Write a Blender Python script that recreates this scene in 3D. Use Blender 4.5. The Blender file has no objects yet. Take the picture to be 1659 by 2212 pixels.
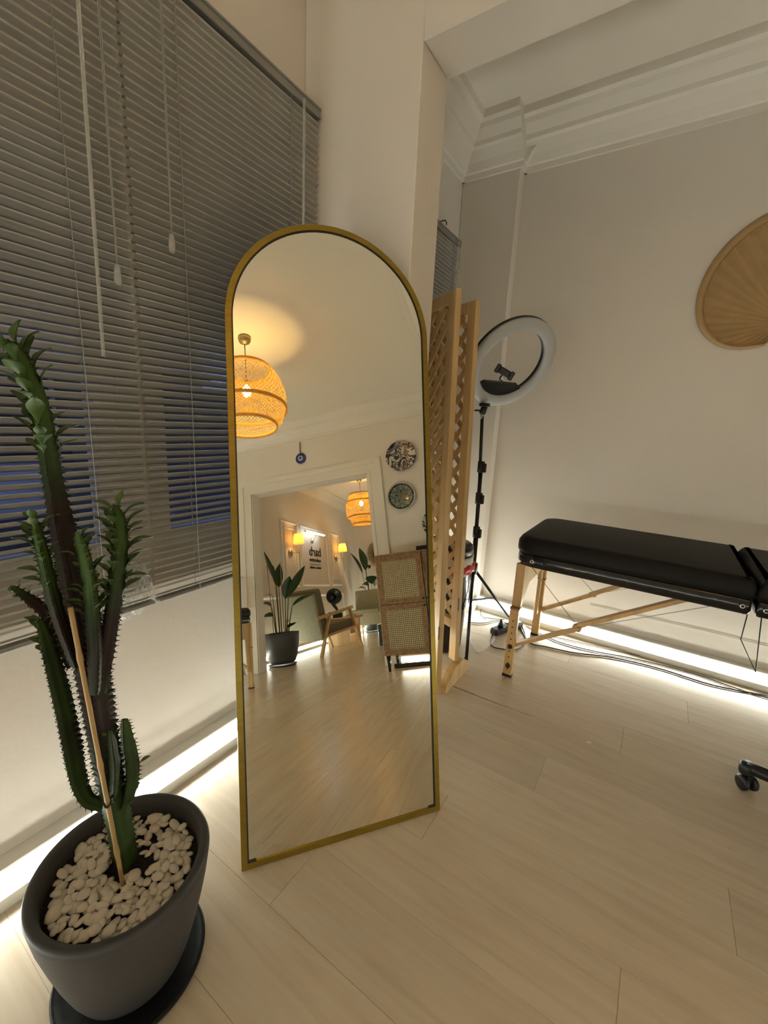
import bpy, bmesh, math, random
from mathutils import Vector, Matrix, Euler
from math import sin, cos, pi, radians, sqrt, atan2
random.seed(7)
scene = bpy.context.scene
COL = scene.collection

# ------------------------------------------------------------------ camera
FPX, CXP, CYP, CH = 916.74, 829.5, 1106.0, 1.21
ROWS = ((0.83383437, 0.54986162, 0.04870778),      # image right
        (0.15381456, -0.14669338, -0.97715001),    # image down
        (-0.53015218, 0.82227322, -0.2068947))     # view direction
RGT, DWN, FWD = (Vector(r) for r in ROWS)
CAM = Vector((0, 0, CH))
cam_d = bpy.data.cameras.new('camera')
cam_d.sensor_fit = 'VERTICAL'; cam_d.sensor_height = 36.0
cam_d.lens = FPX / 2212 * 36.0
cam_d.clip_start = 0.02
cam = bpy.data.objects.new('camera', cam_d); COL.objects.link(cam)
cam.matrix_world = Matrix(((RGT.x, -DWN.x, -FWD.x, 0), (RGT.y, -DWN.y, -FWD.y, 0), (RGT.z, -DWN.z, -FWD.z, CH), (0, 0, 0, 1)))
scene.camera = cam

# ------------------------------------------------------------------ world + exposure (blue dusk outside)
w = bpy.data.worlds.new('dusk'); scene.world = w; w.use_nodes = True
bgn = w.node_tree.nodes['Background']
bgn.inputs[0].default_value = (0.19, 0.28, 0.62, 1); bgn.inputs[1].default_value = 0.6
vs = scene.view_settings
vs.view_transform = 'Standard'; vs.look = 'None'; vs.gamma = 1.0; vs.use_curve_mapping = False
vs.exposure = 0.34

# light levels
LED_POWER = 25.0
PEND_W = 38.0
PEND2_W = 36.0
SCONCE_W = 2.2
PICT_POWER = 11.0

# ------------------------------------------------------------------ helpers: pixels to rays
def ray(x, y): return (RGT * ((x - CXP) / FPX) + DWN * ((y - CYP) / FPX) + FWD).normalized()
def hit(x, y, ax, v):
    d = ray(x, y); return CAM + d * ((v - CAM[ax]) / d[ax])
def on_plane(x, y, p, n):
    d = ray(x, y); return CAM + d * ((Vector(p) - CAM).dot(n) / d.dot(n))

# ------------------------------------------------------------------ materials
MATS = {}
def mat(name, col, rough=0.6, metal=0.0, noise=None, bump=None, emit=None, trans=0.0, spec=0.5, sheen=0, coat=0, alpha=1.0, subsurf=0):
    """noise=(scale, amount, stretch xyz) colour variation; bump=(scale, strength)"""
    if name in MATS: return MATS[name]
    m = bpy.data.materials.new(name); m.use_nodes = True
    nt = m.node_tree; b = nt.nodes['Principled BSDF']
    b.inputs['Base Color'].default_value = (*col, 1)
    b.inputs['Roughness'].default_value = rough; b.inputs['Metallic'].default_value = metal
    b.inputs['Specular IOR Level'].default_value = spec
    b.inputs['Coat Weight'].default_value = coat
    b.inputs['Transmission Weight'].default_value = trans
    b.inputs['Alpha'].default_value = alpha
    if emit: b.inputs['Emission Color'].default_value = (*emit[0], 1); b.inputs['Emission Strength'].default_value = emit[1]
    tc = nt.nodes.new('ShaderNodeTexCoord')
    if noise:
        mp = nt.nodes.new('ShaderNodeMapping'); mp.inputs['Scale'].default_value = noise[2] if len(noise) > 2 else (1, 1, 1)
        nz = nt.nodes.new('ShaderNodeTexNoise'); nz.inputs['Scale'].default_value = noise[0]; nz.inputs['Detail'].default_value = 5
        cr = nt.nodes.new('ShaderNodeValToRGB')
        a = noise[1]
        cr.color_ramp.elements[0].position = 0.3; cr.color_ramp.elements[1].position = 0.7
        cr.color_ramp.elements[0].color = (*[max(0, c * (1 - a)) for c in col], 1)
        cr.color_ramp.elements[1].color = (*[min(1, c * (1 + a)) for c in col], 1)
        nt.links.new(tc.outputs['Object'], mp.inputs[0]); nt.links.new(mp.outputs[0], nz.inputs['Vector'])
        nt.links.new(nz.outputs[0], cr.inputs[0]); nt.links.new(cr.outputs[0], b.inputs['Base Color'])
    if bump:
        nz2 = nt.nodes.new('ShaderNodeTexNoise'); nz2.inputs['Scale'].default_value = bump[0]; nz2.inputs['Detail'].default_value = 3
        bp = nt.nodes.new('ShaderNodeBump'); bp.inputs['Strength'].default_value = bump[1]; bp.inputs['Distance'].default_value = 0.01
        nt.links.new(tc.outputs['Object'], nz2.inputs['Vector']); nt.links.new(nz2.outputs[0], bp.inputs['Height'])
        nt.links.new(bp.outputs[0], b.inputs['Normal'])
    MATS[name] = m
    return m

WALL = mat('wall_paint', (0.81, 0.76, 0.695), 0.75, noise=(1.3, 0.025), bump=(60, 0.06))
CEIL = mat('ceiling_paint', (0.84, 0.79, 0.70), 0.8, bump=(60, 0.05))
TRIM = mat('trim_paint', (0.82, 0.78, 0.71), 0.45)
SKIRT = mat('skirting_enamel', (0.78, 0.77, 0.72), 0.4)
LEDM = mat('led_diffuser', (0.9, 0.9, 0.9), 0.5, emit=((0.97, 1.0, 0.90), LED_POWER))
GOLD = mat('brushed_gold', (0.29, 0.205, 0.035), 0.36, metal=0.8, noise=(6, 0.12, (1, 1, 14)))
GLASS_M = mat('mirror_silver', (0.78, 0.77, 0.69), 0.0, metal=1.0)
MIR_EDGE = mat('mirror_edge', (0.02, 0.02, 0.02), 0.4)
SLAT = mat('slat_aluminium', (0.50, 0.495, 0.47), 0.38, metal=0.3, noise=(3, 0.05))
RAIL = mat('rail_aluminium', (0.30, 0.30, 0.28), 0.35, metal=0.4, noise=(5, 0.06))
CORD = mat('blind_cord', (0.42, 0.41, 0.38), 0.7)
CLEAR = mat('clear_acrylic', (0.95, 0.95, 0.93), 0.1, trans=0.75, noise=(40, 0.02))
UPVC = mat('window_upvc', (0.66, 0.63, 0.57), 0.4, noise=(4, 0.04))
PINE = mat('pine_wood', (0.62, 0.43, 0.205), 0.5, noise=(7, 0.22, (3, 3, 0.35)), bump=(25, 0.05))
PINE2 = mat('pine_slat', (0.58, 0.385, 0.17), 0.5, noise=(9, 0.25, (2, 2, 2)))
BEECH = mat('beech_wood', (0.60, 0.385, 0.165), 0.4, noise=(6, 0.15, (4, 4, 0.5)))
VINYL = mat('black_vinyl', (0.005, 0.005, 0.005), 0.55, bump=(35, 0.12), spec=0.25)
VINYLS = mat('black_vinyl_gloss', (0.008, 0.008, 0.009), 0.16, bump=(18, 0.15))
BLACKP = mat('black_plastic', (0.010, 0.010, 0.011), 0.4, noise=(20, 0.2))
BLACKM = mat('black_metal', (0.012, 0.012, 0.012), 0.3, metal=0.3, noise=(20, 0.2))
CHROME = mat('chrome', (0.7, 0.7, 0.7), 0.2, metal=1.0)
STEELW = mat('wire_steel', (0.25, 0.22, 0.18), 0.4, metal=0.6)
DIFF = mat('ring_diffuser', (0.52, 0.54, 0.56), 0.5, noise=(4, 0.04))
POTM = mat('pot_charcoal', (0.047, 0.046, 0.047), 0.55, noise=(5, 0.12), bump=(90, 0.05))
POT2 = mat('pot_charcoal_far', (0.06, 0.062, 0.066), 0.4, noise=(5, 0.1))
SOIL = mat('soil', (0.012, 0.009, 0.006), 0.95, noise=(60, 0.6), bump=(70, 0.8))
PEB = mat('pebble_stone', (0.66, 0.59, 0.49), 0.6, noise=(45, 0.14), bump=(120, 0.15))
STAKE = mat('bamboo_stake', (0.42, 0.27, 0.105), 0.5, noise=(10, 0.2, (6, 6, 1)))
LEAFM = mat('cactus_leaf', (0.075, 0.13, 0.03), 0.4, noise=(40, 0.3))
STRAW = mat('palm_straw', (0.47, 0.31, 0.14), 0.7, noise=(18, 0.06))
STRAWD = mat('palm_binding', (0.36, 0.22, 0.085), 0.7, noise=(40, 0.25))
CABLE = mat('cable_black', (0.015, 0.015, 0.015), 0.45)
CABLEW = mat('cable_grey', (0.42, 0.40, 0.36), 0.45)
BAG = mat('bin_liner', (0.6, 0.58, 0.55), 0.4, noise=(12, 0.1))
REDB = mat('red_plastic', (0.42, 0.03, 0.035), 0.35, noise=(14, 0.2))
CANEW = mat('cabinet_oak', (0.27, 0.155, 0.065), 0.5, noise=(6, 0.35, (2, 8, 8)))
CANE = mat('cane_webbing', (0.55, 0.45, 0.26), 0.6, noise=(40, 0.12))
CANEBK = mat('cane_backing', (0.09, 0.065, 0.035), 0.8)
FABRIC = mat('sage_fabric', (0.36, 0.345, 0.245), 0.85, noise=(30, 0.08), bump=(200, 0.2))
FABRICD = mat('olive_fabric', (0.19, 0.17, 0.105), 0.85, noise=(30, 0.1))
GREEN = mat('plant_leaf', (0.025, 0.06, 0.018), 0.3, noise=(9, 0.35))
STEMG = mat('plant_stem', (0.09, 0.095, 0.03), 0.5, noise=(9, 0.3))
BRASS = mat('aged_brass', (0.36, 0.29, 0.13), 0.35, metal=0.8, noise=(9, 0.15))
INK = mat('sign_ink', (0.012, 0.012, 0.012), 0.5)
WHITEP = mat('white_print', (0.75, 0.74, 0.7), 0.5)
BLUE = mat('glass_blue', (0.008, 0.015, 0.16), 0.15, coat=0.5)
PALEB = mat('glass_pale', (0.62, 0.75, 0.80), 0.2)
TWINE = mat('twine', (0.19, 0.14, 0.08), 0.9, noise=(50, 0.3))
GAPM = mat('floor_gap', (0.13, 0.065, 0.03), 0.9, noise=(60, 0.4))
SUBF = mat('subfloor', (0.16, 0.12, 0.08), 0.9, noise=(20, 0.2))
OUTW = mat('outside_render', (0.50, 0.51, 0.58), 0.9, noise=(3, 0.1))
OUTD = mat('outside_dark', (0.02, 0.022, 0.03), 0.4, noise=(3, 0.1))
AWN = mat('outside_awning', (0.12, 0.25, 0.70), 0.7, noise=(3, 0.1))
PAPER = mat('paper_scrap', (0.75, 0.66, 0.55), 0.8)

def translucent(name, col, t=0.5, emit=0.0):
    m = bpy.data.materials.new(name); m.use_nodes = True; nt = m.node_tree
    out = nt.nodes['Material Output']; b = nt.nodes['Principled BSDF']
    b.inputs['Base Color'].default_value = (*col, 1); b.inputs['Roughness'].default_value = 0.7
    tr = nt.nodes.new('ShaderNodeBsdfTranslucent'); tr.inputs[0].default_value = (*col, 1)
    mx = nt.nodes.new('ShaderNodeMixShader'); mx.inputs[0].default_value = t
    nz = nt.nodes.new('ShaderNodeTexNoise'); nz.inputs['Scale'].default_value = 25
    tc = nt.nodes.new('ShaderNodeTexCoord'); nt.links.new(tc.outputs['Object'], nz.inputs['Vector'])
    cr = nt.nodes.new('ShaderNodeValToRGB'); cr.color_ramp.elements[0].color = (*[c * .85 for c in col], 1); cr.color_ramp.elements[1].color = (*[min(1, c * 1.1) for c in col], 1)
    nt.links.new(nz.outputs[0], cr.inputs[0]); nt.links.new(cr.outputs[0], b.inputs['Base Color']); nt.links.new(cr.outputs[0], tr.inputs[0])
    nt.links.new(b.outputs[0], mx.inputs[1]); nt.links.new(tr.outputs[0], mx.inputs[2]); nt.links.new(mx.outputs[0], out.inputs[0])
    return m
BAMBOO = translucent('bamboo_strip', (0.88, 0.55, 0.12), 0.30)
SHADEF = translucent('pleated_shade', (0.92, 0.55, 0.12), 0.55)

def window_glass():
    m = bpy.data.materials.new('window_glass'); m.use_nodes = True; nt = m.node_tree
    out = nt.nodes['Material Output']; nt.nodes.remove(nt.nodes['Principled BSDF'])
    t = nt.nodes.new('ShaderNodeBsdfTransparent'); g = nt.nodes.new('ShaderNodeBsdfGlossy'); g.inputs['Roughness'].default_value = 0.02
    fr = nt.nodes.new('ShaderNodeFresnel'); mx = nt.nodes.new('ShaderNodeMixShader')
    nt.links.new(fr.outputs[0], mx.inputs[0]); nt.links.new(t.outputs[0], mx.inputs[1]); nt.links.new(g.outputs[0], mx.inputs[2]); nt.links.new(mx.outputs[0], out.inputs[0])
    return m
WGLASS = window_glass()

def plastic_film():
    m = bpy.data.materials.new('clear_film'); m.use_nodes = True; nt = m.node_tree
    out = nt.nodes['Material Output']; b = nt.nodes['Principled BSDF']
    b.inputs['Base Color'].default_value = (0.85, 0.84, 0.80, 1); b.inputs['Roughness'].default_value = 0.15
    t = nt.nodes.new('ShaderNodeBsdfTransparent'); mx = nt.nodes.new('ShaderNodeMixShader')
    lw = nt.nodes.new('ShaderNodeLayerWeight'); lw.inputs[0].default_value = 0.6
    nt.links.new(lw.outputs['Facing'], mx.inputs[0]); nt.links.new(t.outputs[0], mx.inputs[1]); nt.links.new(b.outputs[0], mx.inputs[2]); nt.links.new(mx.outputs[0], out.inputs[0])
    return m
FILM = plastic_film()

def floor_material():
    m = bpy.data.materials.new('laminate_oak'); m.use_nodes = True; nt = m.node_tree; b = nt.nodes['Principled BSDF']
    tc = nt.nodes.new('ShaderNodeTexCoord'); oi = nt.nodes.new('ShaderNodeObjectInfo')
    ad = nt.nodes.new('ShaderNodeVectorMath'); ad.operation = 'MULTIPLY_ADD'
    cb = nt.nodes.new('ShaderNodeCombineXYZ')
    for i in range(3): nt.links.new(oi.outputs['Random'], cb.inputs[i])
    sc = nt.nodes.new('ShaderNodeVectorMath'); sc.operation = 'SCALE'; sc.inputs['Scale'].default_value = 37.0
    nt.links.new(cb.outputs[0], sc.inputs[0])
    a2 = nt.nodes.new('ShaderNodeVectorMath'); a2.operation = 'ADD'
    nt.links.new(tc.outputs['Object'], a2.inputs[0]); nt.links.new(sc.outputs[0], a2.inputs[1])
    mp = nt.nodes.new('ShaderNodeMapping'); mp.inputs['Scale'].default_value = (1.1, 13, 1)
    nt.links.new(a2.outputs[0], mp.inputs[0])
    nz = nt.nodes.new('ShaderNodeTexNoise'); nz.inputs['Scale'].default_value = 2.6; nz.inputs['Detail'].default_value = 7; nz.inputs['Roughness'].default_value = 0.62
    nz.inputs['Distortion'].default_value = 0.5
    nt.links.new(mp.outputs[0], nz.inputs['Vector'])
    cr = nt.nodes.new('ShaderNodeValToRGB')
    e = cr.color_ramp.elements
    e[0].position = 0.32; e[0].color = (0.605, 0.51, 0.395, 1)
    e[1].position = 0.62; e[1].color = (0.69, 0.605, 0.483, 1)
    x = e.new(0.47); x.color = (0.655, 0.565, 0.445, 1)
    nt.links.new(nz.outputs[0], cr.inputs[0])
    hs = nt.nodes.new('ShaderNodeHueSaturation'); mr = nt.nodes.new('ShaderNodeMapRange')
    mr.inputs['To Min'].default_value = 0.93; mr.inputs['To Max'].default_value = 1.05
    nt.links.new(oi.outputs['Random'], mr.inputs[0]); nt.links.new(mr.outputs[0], hs.inputs['Value']); nt.links.new(cr.outputs[0], hs.inputs['Color'])
    nt.links.new(hs.outputs[0], b.inputs['Base Color'])
    b.inputs['Roughness'].default_value = 0.30
    mr2 = nt.nodes.new('ShaderNodeMapRange'); mr2.inputs['To Min'].default_value = 0.21; mr2.inputs['To Max'].default_value = 0.27
    nt.links.new(nz.outputs[0], mr2.inputs[0]); nt.links.new(mr2.outputs[0], b.inputs['Roughness'])
    bp = nt.nodes.new('ShaderNodeBump'); bp.inputs['Strength'].default_value = 0.02; bp.inputs['Distance'].default_value = 0.002
    nt.links.new(nz.outputs[0], bp.inputs['Height']); nt.links.new(bp.outputs[0], b.inputs['Normal'])
    return m
FLOORM = floor_material()

def cactus_material():
    m = bpy.data.materials.new('cactus_skin'); m.use_nodes = True; nt = m.node_tree; b = nt.nodes['Principled BSDF']
    at = nt.nodes.new('ShaderNodeAttribute'); at.attribute_name = 'age'
    tc = nt.nodes.new('ShaderNodeTexCoord'); nz = nt.nodes.new('ShaderNodeTexNoise'); nz.inputs['Scale'].default_value = 22; nz.inputs['Detail'].default_value = 4
    nt.links.new(tc.outputs['Object'], nz.inputs['Vector'])
    ma = nt.nodes.new('ShaderNodeMath'); ma.operation = 'MULTIPLY_ADD'; ma.inputs[1].default_value = 0.35; 
    nt.links.new(nz.outputs[0], ma.inputs[0]); nt.links.new(at.outputs['Fac'], ma.inputs[2])
    cr = nt.nodes.new('ShaderNodeValToRGB'); e = cr.color_ramp.elements
    e[0].position = 0.1; e[0].color = (0.050, 0.100, 0.014, 1); e[1].position = 1.1; e[1].color = (0.020, 0.009, 0.006, 1)
    x = e.new(0.62); x.color = (0.020, 0.036, 0.009, 1)
    nt.links.new(ma.outputs[0], cr.inputs[0]); nt.links.new(cr.outputs[0], b.inputs['Base Color']); b.inputs['Roughness'].default_value = 0.6; b.inputs['Specular IOR Level'].default_value = 0.3
    return m
CACT = cactus_material()

def plate_material(name, seed, ring):
    m = bpy.data.materials.new(name); m.use_nodes = True; nt = m.node_tree; b = nt.nodes['Principled BSDF']
    L = nt.links.new
    tc = nt.nodes.new('ShaderNodeTexCoord'); mp = nt.nodes.new('ShaderNodeMapping'); mp.inputs['Location'].default_value = (seed, seed * 2, 0)
    L(tc.outputs['Object'], mp.inputs[0])
    base = None
    if ring:      # rosette: repeats round the middle (object y/z plane)
        sp = nt.nodes.new('ShaderNodeSeparateXYZ'); L(tc.outputs['Object'], sp.inputs[0])
        at = nt.nodes.new('ShaderNodeMath'); at.operation = 'ARCTAN2'; L(sp.outputs['Y'], at.inputs[0]); L(sp.outputs['Z'], at.inputs[1])
        ml = nt.nodes.new('ShaderNodeMath'); ml.operation = 'MULTIPLY'; ml.inputs[1].default_value = 5; L(at.outputs[0], ml.inputs[0])
        sn = nt.nodes.new('ShaderNodeMath'); sn.operation = 'COSINE'; L(ml.outputs[0], sn.inputs[0])
        ln = nt.nodes.new('ShaderNodeVectorMath'); ln.operation = 'LENGTH'; L(tc.outputs['Object'], ln.inputs[0])
        cb = nt.nodes.new('ShaderNodeCombineXYZ'); L(sn.outputs[0], cb.inputs[0])
        rr = nt.nodes.new('ShaderNodeMath'); rr.operation = 'MULTIPLY'; rr.inputs[1].default_value = 22; L(ln.outputs['Value'], rr.inputs[0]); L(rr.outputs[0], cb.inputs[1])
        vo = nt.nodes.new('ShaderNodeTexNoise'); vo.inputs['Scale'].default_value = 2.6; vo.inputs['Detail'].default_value = 2; L(cb.outputs[0], vo.inputs['Vector'])
        cr = nt.nodes.new('ShaderNodeValToRGB'); e = cr.color_ramp.elements
        e[0].position = 0.44; e[0].color = (0.02, 0.03, 0.03, 1); e[1].position = 0.52; e[1].color = (0.24, 0.28, 0.23, 1)
        L(vo.outputs[0], cr.inputs[0])
        # dark scalloped band near the rim, red middle
        ad = nt.nodes.new('ShaderNodeMath'); ad.operation = 'MULTIPLY'; ad.inputs[1].default_value = 30; L(at.outputs[0], ad.inputs[0])
        s2 = nt.nodes.new('ShaderNodeMath'); s2.operation = 'SINE'; L(ad.outputs[0], s2.inputs[0])
        m2 = nt.nodes.new('ShaderNodeMath'); m2.operation = 'MULTIPLY_ADD'; m2.inputs[1].default_value = 0.003; L(s2.outputs[0], m2.inputs[0]); L(ln.outputs['Value'], m2.inputs[2])
        c2 = nt.nodes.new('ShaderNodeValToRGB'); c2.color_ramp.interpolation = 'CONSTANT'; e = c2.color_ramp.elements
        e[0].color = (1, 0, 0, 1); e[0].position = 0; e[1].color = (0, 0, 0, 1); e[1].position = 0.1
        x = e.new(0.80); x.color = (0, 1, 0, 1); x = e.new(0.92); x.color = (0, 0, 1, 1)
        mu = nt.nodes.new('ShaderNodeMath'); mu.operation = 'MULTIPLY'; mu.inputs[1].default_value = 1 / 0.158; L(m2.outputs[0], mu.inputs[0]); L(mu.outputs[0], c2.inputs[0])
        sr = nt.nodes.new('ShaderNodeSeparateColor'); L(c2.outputs[0], sr.inputs[0])
        col = cr.outputs[0]
        for o, c in (('Red', (0.30, 0.10, 0.05, 1)), ('Green', (0.02, 0.025, 0.02, 1)), ('Blue', (0.55, 0.53, 0.46, 1))):
            mx = nt.nodes.new('ShaderNodeMix'); mx.data_type = 'RGBA'; L(sr.outputs[o], mx.inputs['Factor']); L(col, mx.inputs['A']); mx.inputs['B'].default_value = c; col = mx.outputs['Result']
        L(col, b.inputs['Base Color'])
    else:
        nz = nt.nodes.new('ShaderNodeTexNoise'); nz.inputs['Scale'].default_value = 9; nz.inputs['Detail'].default_value = 1.0; nz.inputs['Distortion'].default_value = 1.6
        L(mp.outputs[0], nz.inputs['Vector'])
        cr = nt.nodes.new('ShaderNodeValToRGB'); cr.color_ramp.interpolation = 'CONSTANT'; e = cr.color_ramp.elements
        e[0].position = 0; e[0].color = (0.60, 0.56, 0.48, 1); e[1].position = 0.40; e[1].color = (0.03, 0.03, 0.045, 1)
        x = e.new(0.50); x.color = (0.58, 0.54, 0.46, 1); x = e.new(0.56); x.color = (0.05, 0.045, 0.06, 1); x = e.new(0.63); x.color = (0.30, 0.07, 0.04, 1); x = e.new(0.70); x.color = (0.60, 0.56, 0.48, 1)
        L(nz.outputs[0], cr.inputs[0]); L(cr.outputs[0], b.inputs['Base Color'])
    b.inputs['Roughness'].default_value = 0.12; b.inputs['Coat Weight'].default_value = 0.5
    return m

# ------------------------------------------------------------------ mesh builder
WM = {}
class MB:
    def __init__(s): s.v = []; s.f = []; s.sm = []
    def add(s, vs_, fs, smooth=False):
        o = len(s.v); s.v += [Vector(v) for v in vs_]; s.f += [tuple(i + o for i in f) for f in fs]; s.sm += [smooth] * len(fs); return s
    def box(s, c, d, M=None, bev=0.0):
        c = Vector(c); hx, hy, hz = d[0] / 2, d[1] / 2, d[2] / 2
        if bev > 0:
            b = min(bev, hx * .9, hy * .9, hz * .9); V = []; idx = {}
            for sx in (-1, 1):
                for sy in (-1, 1):
                    for sz in (-1, 1):
                        for k in range(3):
                            p = [sx * hx, sy * hy, sz * hz]
                            for j in range(3):
                                if j != k: p[j] -= (sx, sy, sz)[j] * b
                            idx[(sx, sy, sz, k)] = len(V); V.append(Vector(p))
            F = []
            for k in range(3):
                o = [j for j in range(3) if j != k]
                for sg in (-1, 1):
                    q = []
                    for a, b_ in ((-1, -1), (1, -1), (1, 1), (-1, 1)):
                        t = [0, 0, 0]; t[k] = sg; t[o[0]] = a; t[o[1]] = b_; q.append(idx[(*t, k)])
                    F.append(tuple(q if (sg > 0) == (k != 1) else q[::-1]))
            for k in range(3):      # edges along axis k
                o = [j for j in range(3) if j != k]
                for a in (-1, 1):
                    for b_ in (-1, 1):
                        def t(sk): 
                            r = [0, 0, 0]; r[k] = sk; r[o[0]] = a; r[o[1]] = b_; return tuple(r)
                        F.append((idx[(*t(-1), o[0])], idx[(*t(1), o[0])], idx[(*t(1), o[1])], idx[(*t(-1), o[1])]))
            for sx in (-1, 1):
                for sy in (-1, 1):
                    for sz in (-1, 1): F.append(tuple(idx[(sx, sy, sz, k)] for k in range(3)))
        else:
            V = [Vector((x * hx, y * hy, z * hz)) for x in (-1, 1) for y in (-1, 1) for z in (-1, 1)]
            F = [(0, 1, 3, 2), (4, 6, 7, 5), (0, 4, 5, 1), (2, 3, 7, 6), (0, 2, 6, 4), (1, 5, 7, 3)]
        if M is not None: V = [M @ v for v in V]
        return s.add([v + c for v in V], F)
    def bar(s, a, b, w, h, up=(0, 0, 1), bev=0.0):
        a = Vector(a); b = Vector(b); d = b - a; L = d.length; d.normalize()
        x = Vector(up).cross(d)
        if x.length < 1e-4: x = Vector((1, 0, 0)).cross(d)
        x.normalize(); y = d.cross(x)
        M = Matrix((x, y, d)).transposed()
        return s.box((a + b) / 2, (w, h, L), M, bev)
    def tube(s, pts, r, n=8, cap=True, smooth=True):
        pts = [Vector(p) for p in pts]; R = r if isinstance(r, (list, tuple)) else [r] * len(pts)
        V = []; F = []; x = None
        for i, p in enumerate(pts):
            d = (pts[min(i + 1, len(pts) - 1)] - pts[max(i - 1, 0)])
            d = d.normalized() if d.length > 1e-9 else Vector((0, 0, 1))
            if x is None: x = d.orthogonal().normalized()
            else: x = (x - d * x.dot(d)); x = x.normalized() if x.length > 1e-6 else d.orthogonal().normalized()
            y = d.cross(x)
            for k in range(n):
                a = 2 * pi * k / n; V.append(p + (x * cos(a) + y * sin(a)) * R[i])
        for i in range(len(pts) - 1):
            for k in range(n):
                k2 = (k + 1) % n; F.append((i * n + k, i * n + k2, (i + 1) * n + k2, (i + 1) * n + k))
        if cap: F.append(tuple(range(n))[::-1]); F.append(tuple(range((len(pts) - 1) * n, len(pts) * n)))
        return s.add(V, F, smooth)
    def lathe(s, prof, c=(0, 0, 0), n=48, M=None, smooth=True, sy=1.0):
        V = []; F = []; c = Vector(c)
        for r, z in prof:
            for k in range(n):
                a = 2 * pi * k / n; p = Vector((r * cos(a), r * sin(a) * sy, z)); V.append((M @ p if M else p) + c)
        m = len(prof)
        for i in range(m - 1):
            for k in range(n):
                k2 = (k + 1) % n; F.append((i * n + k, i * n + k2, (i + 1) * n + k2, (i + 1) * n + k))
        if prof[0][0] > 1e-5: F.append(tuple(range(n))[::-1])
        if prof[-1][0] > 1e-5: F.append(tuple(range((m - 1) * n, m * n)))
        return s.add(V, F, smooth)
    def ring(s, prof, c=(0, 0, 0), n=48, M=None, smooth=True):
        """closed profile swept round z"""
        V = []; F = []; c = Vector(c); m = len(prof)
        for r, z in prof:
            for k in range(n):
                a = 2 * pi * k / n; p = Vector((r * cos(a), r * sin(a), z)); V.append((M @ p if M else p) + c)
        for i in range(m):
            i2 = (i + 1) % m
            for k in range(n):
                k2 = (k + 1) % n; F.append((i * n + k, i * n + k2, i2 * n + k2, i2 * n + k))
        return s.add(V, F, smooth)
    def prism(s, poly, a, b, smooth=False):
        """poly: list of 3D points, extruded by vector from a to b offsets"""
        a = Vector(a); b = Vector(b); n = len(poly)
        V = [Vector(p) + a for p in poly] + [Vector(p) + b for p in poly]
        F = [tuple(range(n))[::-1], tuple(range(n, 2 * n))] + [(i, (i + 1) % n, n + (i + 1) % n, n + i) for i in range(n)]
        return s.add(V, F, smooth)
    def mesh(s, name):
        me = bpy.data.meshes.new(name); me.from_pydata([tuple(v) for v in s.v], [], s.f)
        me.polygons.foreach_set('use_smooth', s.sm); me.update()
        bm = bmesh.new(); bm.from_mesh(me); bmesh.ops.recalc_face_normals(bm, faces=bm.faces); bm.to_mesh(me); bm.free()
        return me
    def build(s, name, m, parent=None, world=True):
        if parent is not None and world:
            inv = WM[parent].inverted(); s.v = [inv @ v for v in s.v]
        me = s.mesh(name); me.materials.append(m)
        return link(name, me, parent)

def link(name, me, parent=None, M=None):
    o = bpy.data.objects.new(name, me); COL.objects.link(o)
    if parent is not None: o.parent = parent
    if M is not None: o.matrix_local = M
    WM[o] = (WM[parent] if parent is not None else Matrix()) @ (M if M is not None else Matrix())
    return o
def tag(o, label, cat, group=None):
    o['label'] = label; o['category'] = cat
    if group: o['group'] = group
    return o
def thing(name, loc, label, cat, rz=0, group=None):
    o = link(name, None, None, Matrix.Translation(Vector(loc)) @ Matrix.Rotation(rz, 4, 'Z'))
    return tag(o, label, cat, group)
def centred(name, mb, m, label, cat, group=None):
    """single mesh thing with its origin at its base centre"""
    xs = [v.x for v in mb.v]; ys = [v.y for v in mb.v]; zs = [v.z for v in mb.v]
    c = Vector(((min(xs) + max(xs)) / 2, (min(ys) + max(ys)) / 2, min(zs)))
    mb.v = [v - c for v in mb.v]
    me = mb.mesh(name); me.materials.append(m)
    o = link(name, me, None, Matrix.Translation(c)); return tag(o, label, cat, group)
def struct(name, mb, m, label=None):
    o = mb.build(name, m); o['kind'] = 'structure'
    if label: o['label'] = label
    return o
def span(a, b): return tuple((p + q) / 2 for p, q in zip(a, b)), tuple(abs(q - p) for p, q in zip(a, b))
def bx(mb, a, b, bev=0.0):
    c, d = span(a, b); return mb.box(c, d, None, bev)
def copy_tree(o, M, label=None):
    c = o.copy(); COL.objects.link(c); c.matrix_local = M; WM[c] = M
    if label: c['label'] = label
    def rec(src, dst):
        for ch in [x for x in src.children]:
            k = ch.copy(); COL.objects.link(k); k.parent = dst; WM[k] = WM[dst] @ ch.matrix_local; rec(ch, k)
    rec(o, c); return c
def smooth_path(pts, n=8):
    pts = [Vector(p) for p in pts]; P = [pts[0]] + pts + [pts[-1]]; out = []
    for i in range(1, len(P) - 2):
        for k in range(n):
            t = k / n; a, b, c, d = P[i - 1], P[i], P[i + 1], P[i + 2]
            out.append(0.5 * ((2 * b) + (c - a) * t + (2 * a - 5 * b + 4 * c - d) * t * t + (3 * b - a - 3 * c + d) * t ** 3))
    out.append(pts[-1]); return out

# ================================================================== STRUCTURE
WX, BY, PILY = -1.25, 2.70, 2.625           # window wall, back wall, pilaster face
DY0, DY1, DXL, DZ = 1.29, 1.46, -0.778, 2.31  # dividing opening
DOORX, DOORX2 = 2.476, 2.60
ZC = 2.85
SIGNY, FARX, R2Y = -1.83, 7.29, 2.4
FRONTY = -3.3
PILX = -0.905

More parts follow.
